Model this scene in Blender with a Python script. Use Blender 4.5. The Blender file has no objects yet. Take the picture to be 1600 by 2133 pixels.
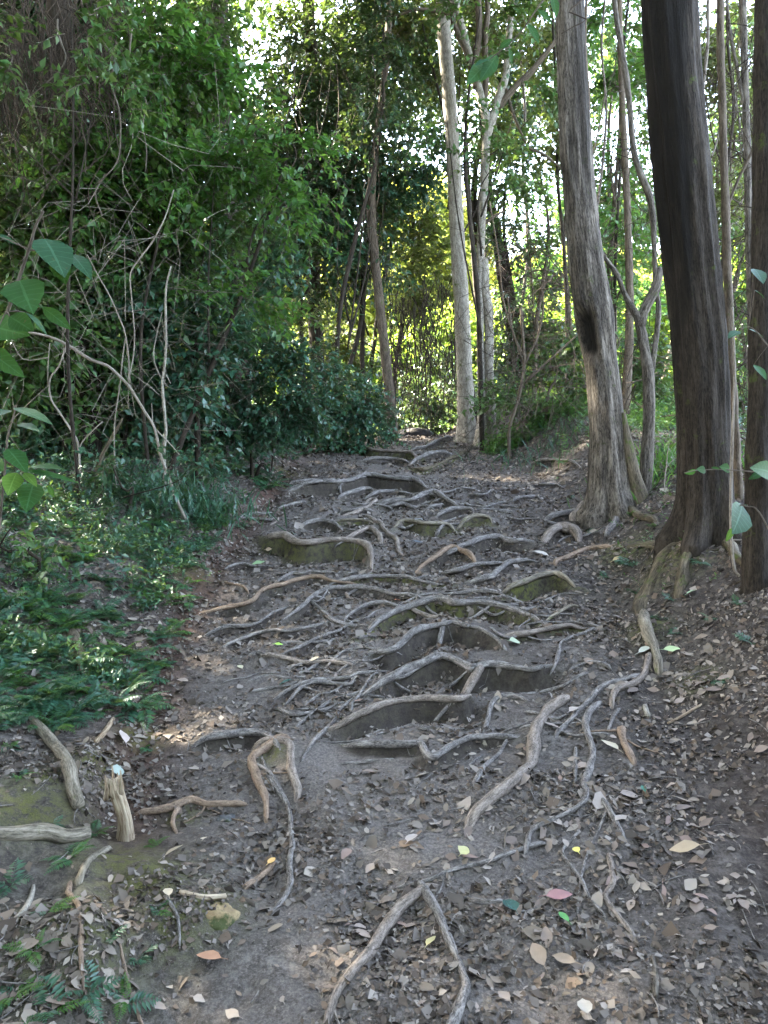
import bpy, math
import numpy as np
R = math.radians
C = bpy.context.scene.collection
S = bpy.context.scene

# ---------------------------------------------------------------- camera
CAM_H, PITCH, F = 1.55, R(-6.0), 1600.0
cd = bpy.data.cameras.new('camera'); cam = bpy.data.objects.new('camera', cd); C.objects.link(cam)
cam.location = (0, 0, CAM_H); cam.rotation_euler = (R(90) + PITCH, 0, 0)
cd.sensor_fit = 'VERTICAL'; cd.sensor_height = 24; cd.lens = 24 * F / 2133
cd.clip_start = .05; cd.clip_end = 600
S.camera = cam

# ---------------------------------------------------------------- sky, sun, exposure
SUN_EL, SUN_AZ = 42.0, -66.0          # azimuth from +Y (ahead), positive to the right
w = bpy.data.worlds.new('World'); S.world = w; w.use_nodes = True
nt = w.node_tree; bg = nt.nodes['Background']
sky = nt.nodes.new('ShaderNodeTexSky'); sky.sky_type = 'NISHITA'; sky.sun_disc = False
sky.sun_elevation = R(SUN_EL); sky.sun_rotation = R(SUN_AZ); sky.dust_density = 2.5
hs = nt.nodes.new('ShaderNodeHueSaturation'); hs.inputs['Saturation'].default_value = .74
nt.links.new(sky.outputs[0], hs.inputs['Color']); nt.links.new(hs.outputs[0], bg.inputs[0]); bg.inputs[1].default_value = 0.15
sl = bpy.data.lights.new('sun', 'SUN'); sl.energy = 5.0; sl.angle = R(1.0); sl.color = (1, .93, .78)
so = bpy.data.objects.new('sun', sl); C.objects.link(so)
so.rotation_euler = (R(90 - SUN_EL), 0, R(180 - SUN_AZ)); so.location = (0, 0, 30)
S.view_settings.view_transform = 'Standard'; S.view_settings.look = 'None'
S.view_settings.exposure = 4.9; S.view_settings.gamma = 1.0
S.cycles.max_bounces = 8; S.cycles.transparent_max_bounces = 4
S.cycles.diffuse_bounces = 4; S.cycles.transmission_bounces = 5

# ---------------------------------------------------------------- helpers
rng = np.random.default_rng(7)
def nz(v):
    v = np.asarray(v, float); return v / (np.linalg.norm(v, axis=-1, keepdims=True) + 1e-9)
def vnoise(x, y, seed=0):
    x = np.asarray(x, float); y = np.asarray(y, float)
    xi = np.floor(x).astype(np.int64); yi = np.floor(y).astype(np.int64); fx = x - xi; fy = y - yi
    fx = fx * fx * (3 - 2 * fx); fy = fy * fy * (3 - 2 * fy)
    def h(a, b):
        n = (a * 374761393 + b * 668265263 + seed * 974634777) & 0x7fffffff
        n = ((n ^ (n >> 13)) * 1274126177) & 0x7fffffff
        return ((n ^ (n >> 16)) & 0xffff) / 65535.0
    return ((h(xi, yi) * (1 - fx) + h(xi + 1, yi) * fx) * (1 - fy) + (h(xi, yi + 1) * (1 - fx) + h(xi + 1, yi + 1) * fx) * fy) * 2 - 1
def sm(t):
    t = np.clip(t, 0, 1); return t * t * (3 - 2 * t)

def tag(o, label=None, cat=None, group=None, kind=None):
    if label: o['label'] = label
    if cat: o['category'] = cat
    if group: o['group'] = group
    if kind: o['kind'] = kind
    return o
def empty(name, loc, label, cat, group=None):
    o = bpy.data.objects.new(name, None); C.objects.link(o); o.location = loc; o.empty_display_size = .1
    return tag(o, label, cat, group)
def mk_mesh(name, v, faces, mat, attrs=None, smooth=True):
    """faces: list of int arrays (M,k)"""
    me = bpy.data.meshes.new(name)
    v = np.asarray(v, np.float32); me.vertices.add(len(v)); me.vertices.foreach_set('co', v.ravel())
    if isinstance(faces, np.ndarray): faces = [faces]
    faces = [f for f in faces if len(f)]
    tot = np.concatenate([f.ravel() for f in faces]).astype(np.int32)
    cnt = np.concatenate([np.full(len(f), f.shape[1]) for f in faces]).astype(np.int32)
    me.loops.add(len(tot)); me.loops.foreach_set('vertex_index', tot)
    me.polygons.add(len(cnt)); st = np.zeros(len(cnt), np.int32); st[1:] = np.cumsum(cnt)[:-1]
    me.polygons.foreach_set('loop_start', st); me.polygons.foreach_set('loop_total', cnt)
    if smooth: me.polygons.foreach_set('use_smooth', np.ones(len(cnt), bool))
    me.update(calc_edges=True); me.validate()
    for k, (ty, arr) in (attrs or {}).items():
        a = me.attributes.new(k, ty, 'POINT'); a.data.foreach_set('vector' if ty == 'FLOAT_VECTOR' else 'color' if ty == 'FLOAT_COLOR' else 'value', np.asarray(arr, np.float32).ravel())
    me.materials.append(mat)
    return me
def obj(name, me, parent=None, loc=None):
    o = bpy.data.objects.new(name, me); C.objects.link(o)
    if parent is not None: o.parent = parent
    if loc is not None: o.location = loc
    return o
def part(name, v, f, mat, parent, attrs=None, smooth=True):
    """world coordinates -> mesh under its thing's empty (not rotated)"""
    v = np.asarray(v, float) - np.array(parent.location)
    return obj(name, mk_mesh(name, v, f, mat, attrs, smooth), parent)

def solo(name, v, f, mat, loc, label, cat, group=None, attrs=None, smooth=True, kind=None):
    loc = np.array(loc, float)
    return tag(obj(name, mk_mesh(name, np.asarray(v, float) - loc, f, mat, attrs, smooth), None, tuple(loc)), label, cat, group, kind)

# pixel (photo, 1600x2133) -> ray
cp, sp_ = math.cos(PITCH), math.sin(PITCH)
def ray(px, py):
    a = (px - 800) / F; b = (1066.5 - py) / F
    return np.array([a, cp - b * sp_, sp_ + b * cp])      # forward*1 + right*a + up*b
def at(px, py, Y):
    d = ray(px, py); return np.array([0, 0, CAM_H]) + d * (Y / d[1])

# ---------------------------------------------------------------- terrain base
_py = np.array([-60, -10, 0, 2, 3, 4, 5, 6, 8, 10, 12, 13.5, 16, 22, 30, 60, 200.])
_pz = np.array([-1, -.3, -.04, 0, .10, .25, .42, .60, .95, 1.25, 1.44, 1.47, 1.38, 1.1, .9, 1.2, 1.4])
_sy = np.linspace(-60, 200, 5201); _sz = np.interp(_sy, _py, _pz); _sz = np.convolve(np.pad(_sz, 12, 'edge'), np.ones(25) / 25, 'valid')
def xl(y): return np.interp(y, [0, 2, 3, 4, 5.5, 8, 11.5, 14, 20], [-.66, -.68, -1.02, -1.2, -1.24, -1.12, -.9, -.6, -.5])
def xr(y): return np.interp(y, [0, 3, 4, 5, 5.5, 8, 11.5, 14, 20], [1.3, 1.3, 1.35, 1.45, 1.5, 1.7, 1.2, .9, .8])
def hb(x, y):
    z = np.interp(y, _sy, _sz)
    dl = xl(y) - x + .10 * vnoise(x * 2.1, y * 2.1, 5); dr = x - xr(y)
    far = 1 - sm((y - 14) / 8)
    z = z + (.07 * sm(dl / .16) + .38 * sm(dl / 1.5) + .06 * np.clip(dl - 1.0, 0, 8)) * (.25 + .75 * far)
    z = z + (.48 * sm(dr / 1.05)) * far - .05 * np.clip(dr - 2, 0, 5) * far
    z = z + .022 * vnoise(x * 1.7, y * 1.7, 1) + .010 * vnoise(x * 5, y * 5, 2)
    return z
def hit(px, py, off=0.0):
    d = ray(px, py); ys = np.geomspace(1.2, 60, 1500); t = ys / d[1]
    X = d[0] * t; Z = CAM_H + d[2] * t; dz = Z - (hb(X, ys) + off)
    i = np.argmax(dz < 0)
    if dz[i] >= 0: i = 1499; return np.array([X[i], ys[i], hb(X[i], ys[i])])
    if i == 0: i = 1
    f = dz[i - 1] / (dz[i - 1] - dz[i]); y = ys[i - 1] + f * (ys[i] - ys[i - 1]); x = d[0] * y / d[1]
    return np.array([x, y, CAM_H + d[2] * y / d[1]])

def spline(P, n):
    """Catmull-Rom through rows of P, n samples"""
    P = np.asarray(P, float)
    if len(P) == 2: t = np.linspace(0, 1, n)[:, None]; return P[0] * (1 - t) + P[1] * t
    Q = np.vstack([2 * P[0] - P[1], P, 2 * P[-1] - P[-2]])
    u = np.linspace(0, len(P) - 1 - 1e-6, n); i = u.astype(int); t = (u - i)[:, None]
    p0, p1, p2, p3 = Q[i], Q[i + 1], Q[i + 2], Q[i + 3]
    return .5 * (2 * p1 + (p2 - p0) * t + (2 * p0 - 5 * p1 + 4 * p2 - p3) * t ** 2 + (3 * p1 - p0 - 3 * p2 + p3) * t ** 3)

def tube(P, r, n=8, rough=.10, seed=0, lobes=None, cap=True, vfun=None):
    """P (N,3), r (N,) -> verts, faces(list), tc. rough = relative bumpiness"""
    P = np.asarray(P, float); r = np.asarray(r, float); N = len(P)
    T = nz(np.gradient(P, axis=0)); ref = np.array([0, 0, 1.]) if abs(T[0, 2]) < .8 else np.array([0, -1., 0])
    U = np.zeros((N, 3)); u = nz(ref - T[0] * (ref @ T[0])); 
    for i in range(N):
        u = nz(u - T[i] * (u @ T[i])); U[i] = u
    V = np.cross(T, U)
    a = np.linspace(0, 2 * np.pi, n, endpoint=False)
    ln = np.concatenate([[0], np.cumsum(np.linalg.norm(np.diff(P, axis=0), axis=1))])
    rm = r.mean()
    A, L = np.meshgrid(a, ln)
    ca, sa = np.cos(A), np.sin(A)
    m = 1 + rough * (vnoise(ca * 1.3 + 7 * seed, L / (3.2 * rm) + sa * 1.3, seed) + .5 * vnoise(ca * 3 + 3, L / (1.6 * rm) + sa * 3, seed + 9))
    if lobes is not None: m = m * lobes(A, L)
    rr = r[:, None] * m
    v = P[:, None] + U[:, None] * (ca * rr)[..., None] + V[:, None] * (sa * rr)[..., None]
    if vfun is not None: v = vfun(v, A, L)
    tc = np.stack([ca * rm, sa * rm, L + seed * 3.7], -1)
    idx = np.arange(N * n).reshape(N, n); j = np.roll(idx, -1, axis=1)
    f = [np.stack([idx[:-1], j[:-1], j[1:], idx[1:]], -1).reshape(-1, 4)]
    v = v.reshape(-1, 3); tc = tc.reshape(-1, 3)
    if cap:
        b = len(v); v = np.vstack([v, P[0] - T[0] * r[0] * .3, P[-1] + T[-1] * r[-1] * .6]); tc = np.vstack([tc, tc[0], tc[-3]])
        f.append(np.stack([np.full(n, b), j[0], idx[0]], -1)); f.append(np.stack([np.full(n, b + 1), idx[-1], j[-1]], -1))
    return v, f, tc
class Acc:
    def __init__(s): s.v = []; s.f = {}; s.t = []; s.n = 0
    def add(s, v, f, tc=None):
        s.v.append(v); s.t.append(tc if tc is not None else np.zeros((len(v), 3)))
        for q in (f if isinstance(f, list) else [f]):
            s.f.setdefault(q.shape[1], []).append(q + s.n)
        s.n += len(v)
    def get(s): return np.vstack(s.v), [np.vstack(q) for q in s.f.values()], {'tc': ('FLOAT_VECTOR', np.vstack(s.t))}

# ---------------------------------------------------------------- materials
def newmat(name):
    m = bpy.data.materials.new(name); m.use_nodes = True; t = m.node_tree; t.nodes.clear()
    o = t.nodes.new('ShaderNodeOutputMaterial'); b = t.nodes.new('ShaderNodeBsdfPrincipled'); t.links.new(b.outputs[0], o.inputs[0])
    return m, t, b, o
def nd(t, ty, **k):
    n = t.nodes.new(ty)
    for a, v in k.items(): setattr(n, a, v)
    return n
def ramp(t, fac, stops, interp='LINEAR'):
    n = t.nodes.new('ShaderNodeValToRGB'); t.links.new(fac, n.inputs[0]); n.color_ramp.interpolation = interp
    e = n.color_ramp.elements
    while len(e) < len(stops): e.new(.5)
    for q, (p, c) in zip(e, stops): q.position = p; q.color = (*c, 1) if len(c) == 3 else c
    return n.outputs[0]
def noise(t, vec, scale, detail=5, rough=.6, dist=0.0):
    n = t.nodes.new('ShaderNodeTexNoise'); n.inputs['Scale'].default_value = scale; n.inputs['Detail'].default_value = detail
    n.inputs['Roughness'].default_value = rough; n.inputs['Distortion'].default_value = dist
    if vec is not None: t.links.new(vec, n.inputs['Vector'])
    return n.outputs[0]
def mix(t, fac, a, b, mode='MIX'):
    n = t.nodes.new('ShaderNodeMix'); n.data_type = 'RGBA'; n.blend_type = mode
    for s, v in ((n.inputs[0], fac), (n.inputs[6], a), (n.inputs[7], b)):
        if isinstance(v, (int, float)): s.default_value = v
        elif isinstance(v, tuple): s.default_value = (*v, 1)
        else: t.links.new(v, s)
    return n.outputs[2]
def vmul(t, vec, k):
    n = t.nodes.new('ShaderNodeVectorMath'); n.operation = 'MULTIPLY'; t.links.new(vec, n.inputs[0]); n.inputs[1].default_value = k; return n.outputs[0]
def attr(t, name): return nd(t, 'ShaderNodeAttribute', attribute_name=name)
def bump(t, b, h, strength=.6, dist=.01):
    n = t.nodes.new('ShaderNodeBump'); n.inputs['Strength'].default_value = strength; n.inputs['Distance'].default_value = dist
    t.links.new(h, n.inputs['Height']); t.links.new(n.outputs[0], b.inputs['Normal'])

def bark(name, dark, mid, light, k=(1, 1, .12), sc=60, moss=0.0, b=.8, bd=.012, stain_shade=False, rough=.85):
    m, t, bs, o = newmat(name); tc = attr(t, 'tc').outputs['Vector']; v = vmul(t, tc, k)
    n1 = noise(t, v, sc, 7, .65, .3); n2 = noise(t, tc, 5, 4, .6); n3 = noise(t, vmul(t, v, (1, 1, 1.8)), sc * 3.0, 6, .75)
    c = ramp(t, n1, [(.38, dark), (.49, mid), (.61, light)])
    c = mix(t, ramp(t, n2, [(.38, (0, 0, 0)), (.62, (.8, .8, .8))]), c, mix(t, .55, c, dark))
    c = mix(t, .42, c, mix(t, ramp(t, n3, [(.40, (0, 0, 0)), (.60, (1, 1, 1))]), dark, light))
    if moss:
        nm = noise(t, tc, 9, 5, .7); c = mix(t, ramp(t, nm, [(.62 - moss * .3, (0, 0, 0)), (.74 - moss * .3, (1, 1, 1))]), c, mix(t, n3, (.035, .05, .012), (.10, .12, .03)))
    if stain_shade:
        c = mix(t, mix(t, .95, (0, 0, 0), attr(t, 'stain_shade').outputs['Fac']), c, mix(t, n1, (.002, .002, .002), (.020, .016, .012)))
    t.links.new(c, bs.inputs['Base Color']); bs.inputs['Roughness'].default_value = rough; bs.inputs['Specular IOR Level'].default_value = .15
    h = mix(t, .35, n1, n3); bump(t, bs, h, b, bd)
    return m
def leafmat(name, cols, trans=.35, rough=.42, tcol=None, spec=.5):
    """cols: list of colours picked per leaf"""
    m, t, bs, o = newmat(name)
    g = nd(t, 'ShaderNodeNewGeometry'); rnd = g.outputs['Random Per Island']
    st = [((i + .0) / len(cols), c) for i, c in enumerate(cols)]
    c = ramp(t, rnd, st, 'LINEAR')
    tcn = nd(t, 'ShaderNodeTexCoord').outputs['Object']
    c = mix(t, .25, c, mix(t, noise(t, tcn, 3.0, 3), (.0, .0, .0), tuple(min(1, x * 2.2) for x in cols[len(cols) // 2])))
    t.links.new(c, bs.inputs['Base Color']); bs.inputs['Roughness'].default_value = rough; bs.inputs['Specular IOR Level'].default_value = spec
    tr = nd(t, 'ShaderNodeBsdfTranslucent'); tc2 = mix(t, .5, c, tcol or (.25, .34, .05)); t.links.new(tc2, tr.inputs[0])
    ms = nd(t, 'ShaderNodeMixShader'); ms.inputs[0].default_value = trans
    t.links.new(bs.outputs[0], ms.inputs[1]); t.links.new(tr.outputs[0], ms.inputs[2]); t.links.new(ms.outputs[0], o.inputs[0])
    return m
def plain(name, col, rough=.8, sc=60, var=.4, b=.3, bd=.003):
    m, t, bs, o = newmat(name); tc = nd(t, 'ShaderNodeTexCoord').outputs['Object']; n = noise(t, tc, sc, 5, .65)
    c = mix(t, n, tuple(x * (1 - var) for x in col), tuple(min(1, x * (1 + var)) for x in col)); t.links.new(c, bs.inputs['Base Color'])
    bs.inputs['Roughness'].default_value = rough; bump(t, bs, n, b, bd); return m

M = {}
M['bark_dark'] = bark('bark_dark_ridged', (.014, .010, .007), (.026, .020, .015), (.085, .068, .051), sc=42, stain_shade=True, b=1, bd=.035, moss=.05)
M['bark_mid'] = bark('bark_weathered_brown', (.013, .010, .008), (.082, .066, .051), (.30, .258, .21), sc=45, stain_shade=True, b=1, bd=.03, moss=.02)
M['bark_pale'] = bark('bark_pale_grey', (.10, .085, .065), (.26, .225, .18), (.46, .42, .35), sc=40, k=(1, 1, .35), bd=.006, moss=.1)
M['bark_brown'] = bark('bark_thin_brown', (.035, .026, .018), (.095, .072, .052), (.19, .15, .11), sc=50, bd=.008, moss=.1)
M['bark_black'] = bark('bark_blackish_brown', (.01, .008, .006), (.03, .023, .018), (.07, .055, .04), sc=50, bd=.01)  # very dark brown bark
M['bark_mossy'] = bark('bark_mossy', (.025, .02, .013), (.08, .062, .042), (.19, .155, .105), sc=40, moss=.25, bd=.012)
M['root_grey'] = bark('root_worn_grey', (.028, .024, .022), (.11, .096, .086), (.36, .325, .295), sc=75, k=(1, 1, .22), bd=.005, rough=.7)
M['root_tan'] = bark('root_worn_tan', (.05, .04, .032), (.165, .133, .11), (.38, .315, .262), sc=75, k=(1, 1, .22), bd=.005, rough=.7)
M['root_orange'] = bark('root_scraped_orange', (.075, .05, .036), (.20, .14, .098), (.37, .27, .19), sc=75, k=(1, 1, .22), bd=.005, rough=.7)
M['root_mossy'] = bark('root_mossy_pale', (.05, .042, .03), (.17, .145, .105), (.36, .31, .24), sc=60, moss=.12, bd=.008)
M['wood_split'] = bark('splintered_wood', (.10, .06, .035), (.30, .21, .13), (.62, .52, .38), sc=60, k=(1, 1, .06), bd=.012)
M['twig'] = bark('twig_bark', (.05, .04, .03), (.13, .105, .08), (.24, .20, .16), sc=60, bd=.002)
M['vine_pale'] = bark('vine_pale', (.10, .08, .06), (.24, .20, .16), (.42, .37, .31), sc=60, bd=.003)
M['vine_dead'] = bark('vine_dead_brown', (.012, .008, .006), (.036, .026, .019), (.11, .082, .06), sc=60, bd=.003)

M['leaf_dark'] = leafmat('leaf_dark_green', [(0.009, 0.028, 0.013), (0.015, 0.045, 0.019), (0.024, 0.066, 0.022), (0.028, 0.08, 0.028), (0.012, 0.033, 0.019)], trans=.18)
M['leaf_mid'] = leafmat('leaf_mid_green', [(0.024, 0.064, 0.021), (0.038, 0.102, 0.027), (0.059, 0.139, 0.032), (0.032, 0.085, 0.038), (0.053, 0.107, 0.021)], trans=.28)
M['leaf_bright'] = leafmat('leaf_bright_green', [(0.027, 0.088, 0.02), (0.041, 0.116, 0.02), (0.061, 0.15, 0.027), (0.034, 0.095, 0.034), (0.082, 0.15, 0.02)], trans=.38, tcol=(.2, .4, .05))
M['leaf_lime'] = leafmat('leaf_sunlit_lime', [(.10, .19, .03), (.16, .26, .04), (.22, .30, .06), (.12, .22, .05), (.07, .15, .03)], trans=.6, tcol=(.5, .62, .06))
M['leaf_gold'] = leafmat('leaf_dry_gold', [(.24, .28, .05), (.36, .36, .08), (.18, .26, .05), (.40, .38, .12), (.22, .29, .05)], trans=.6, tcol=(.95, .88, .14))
M['leaf_olive'] = leafmat('leaf_olive', [(.035, .05, .015), (.06, .08, .02), (.09, .10, .03), (.05, .07, .025), (.10, .09, .03)])
M['leaf_teal'] = leafmat('leaf_blue_green', [(0.016, 0.055, 0.039), (0.028, 0.083, 0.055), (0.039, 0.111, 0.061), (0.022, 0.066, 0.049), (0.033, 0.099, 0.049)], trans=.22, rough=.35)
M['leaf_fern'] = leafmat('leaf_fern', [(.015, .055, .032), (.025, .085, .042), (.035, .115, .045), (.02, .07, .04), (.045, .12, .035)], trans=.3, rough=.4)
def veined(name, col, trans=.3):
    m, t, bs, o = newmat(name); lc = nd(t, 'ShaderNodeSeparateXYZ'); t.links.new(attr(t, 'lc').outputs['Vector'], lc.inputs[0])
    def mth(op, a, b=0.0):
        n = nd(t, 'ShaderNodeMath', operation=op)
        for s_, v in zip(n.inputs, (a, b)):
            if isinstance(v, (int, float)): s_.default_value = v
            else: t.links.new(v, s_)
        return n.outputs[0]
    ab = mth('ABSOLUTE', lc.outputs[1]); mid = mth('LESS_THAN', ab, .07)
    ph = mth('FRACT', mth('MULTIPLY', mth('SUBTRACT', lc.outputs[0], mth('MULTIPLY', ab, .16)), 8.0)); side = mth('MULTIPLY', mth('LESS_THAN', ph, .13), .55)
    vf = mth('MAXIMUM', mid, side); tc = nd(t, 'ShaderNodeTexCoord').outputs['Object']; n = noise(t, tc, 45, 5, .7); nb = noise(t, tc, 90, 3, .6)
    c = mix(t, n, tuple(x * .65 for x in col), tuple(x * 1.35 for x in col)); c = mix(t, mth('MULTIPLY', vf, .6), c, tuple(min(1, x * 2.0 + .03) for x in col))
    c = mix(t, ramp(t, nb, [(.66, (0, 0, 0)), (.7, (.8, .8, .8))]), c, (.09, .06, .03))
    t.links.new(c, bs.inputs['Base Color']); bs.inputs['Roughness'].default_value = .55; bs.inputs['Specular IOR Level'].default_value = .12
    bump(t, bs, mix(t, .5, n, vf), .5, .002)
    tr = nd(t, 'ShaderNodeBsdfTranslucent'); t.links.new(mix(t, .5, c, (.2, .4, .04)), tr.inputs[0]); ms = nd(t, 'ShaderNodeMixShader'); ms.inputs[0].default_value = trans
    t.links.new(bs.outputs[0], ms.inputs[1]); t.links.new(tr.outputs[0], ms.inputs[2]); t.links.new(ms.outputs[0], o.inputs[0]); return m
M['leaf_near'] = veined('leaf_large_green', (.02, .072, .02), .28); M['leaf_near_teal'] = veined('leaf_large_blue_green', (.02, .062, .030), .15); M['leaf_near_bright'] = veined('leaf_large_yellow_green', (.10, .19, .035), .4)
M['litter'] = leafmat('leaf_litter_brown', [(.05, .036, .026), (.13, .10, .072), (.28, .235, .19), (.08, .06, .046), (.33, .28, .225), (.15, .118, .09), (.16, .10, .065), (.06, .046, .036)], trans=.08, rough=.7, tcol=(.2, .13, .07), spec=.25)
M['crumb'] = leafmat('litter_crumbs', [(.035, .027, .022), (.10, .08, .066), (.26, .225, .195), (.045, .035, .028), (.38, .33, .285), (.07, .055, .044), (.16, .12, .09)], trans=.0, rough=.8, spec=.15)
# ---------------------------------------------------------------- root traces (pixels of the photograph: where each root runs)
CR = {'5': (400, 900, 2.6667), '6': (800, 900, 2.6667), '7': (0, 1400, 2.0), '8': (800, 1400, 2.0), '0': (0, 0, 1.0)}
def px(s):
    out = []; o = CR['0']
    for tok in s.split():
        if tok[-1] == ':': o = CR[tok[0]]; continue
        a, b = tok.split(','); out.append((o[0] + float(a) / o[2], o[1] + float(b) / o[2]))
    return out
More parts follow.
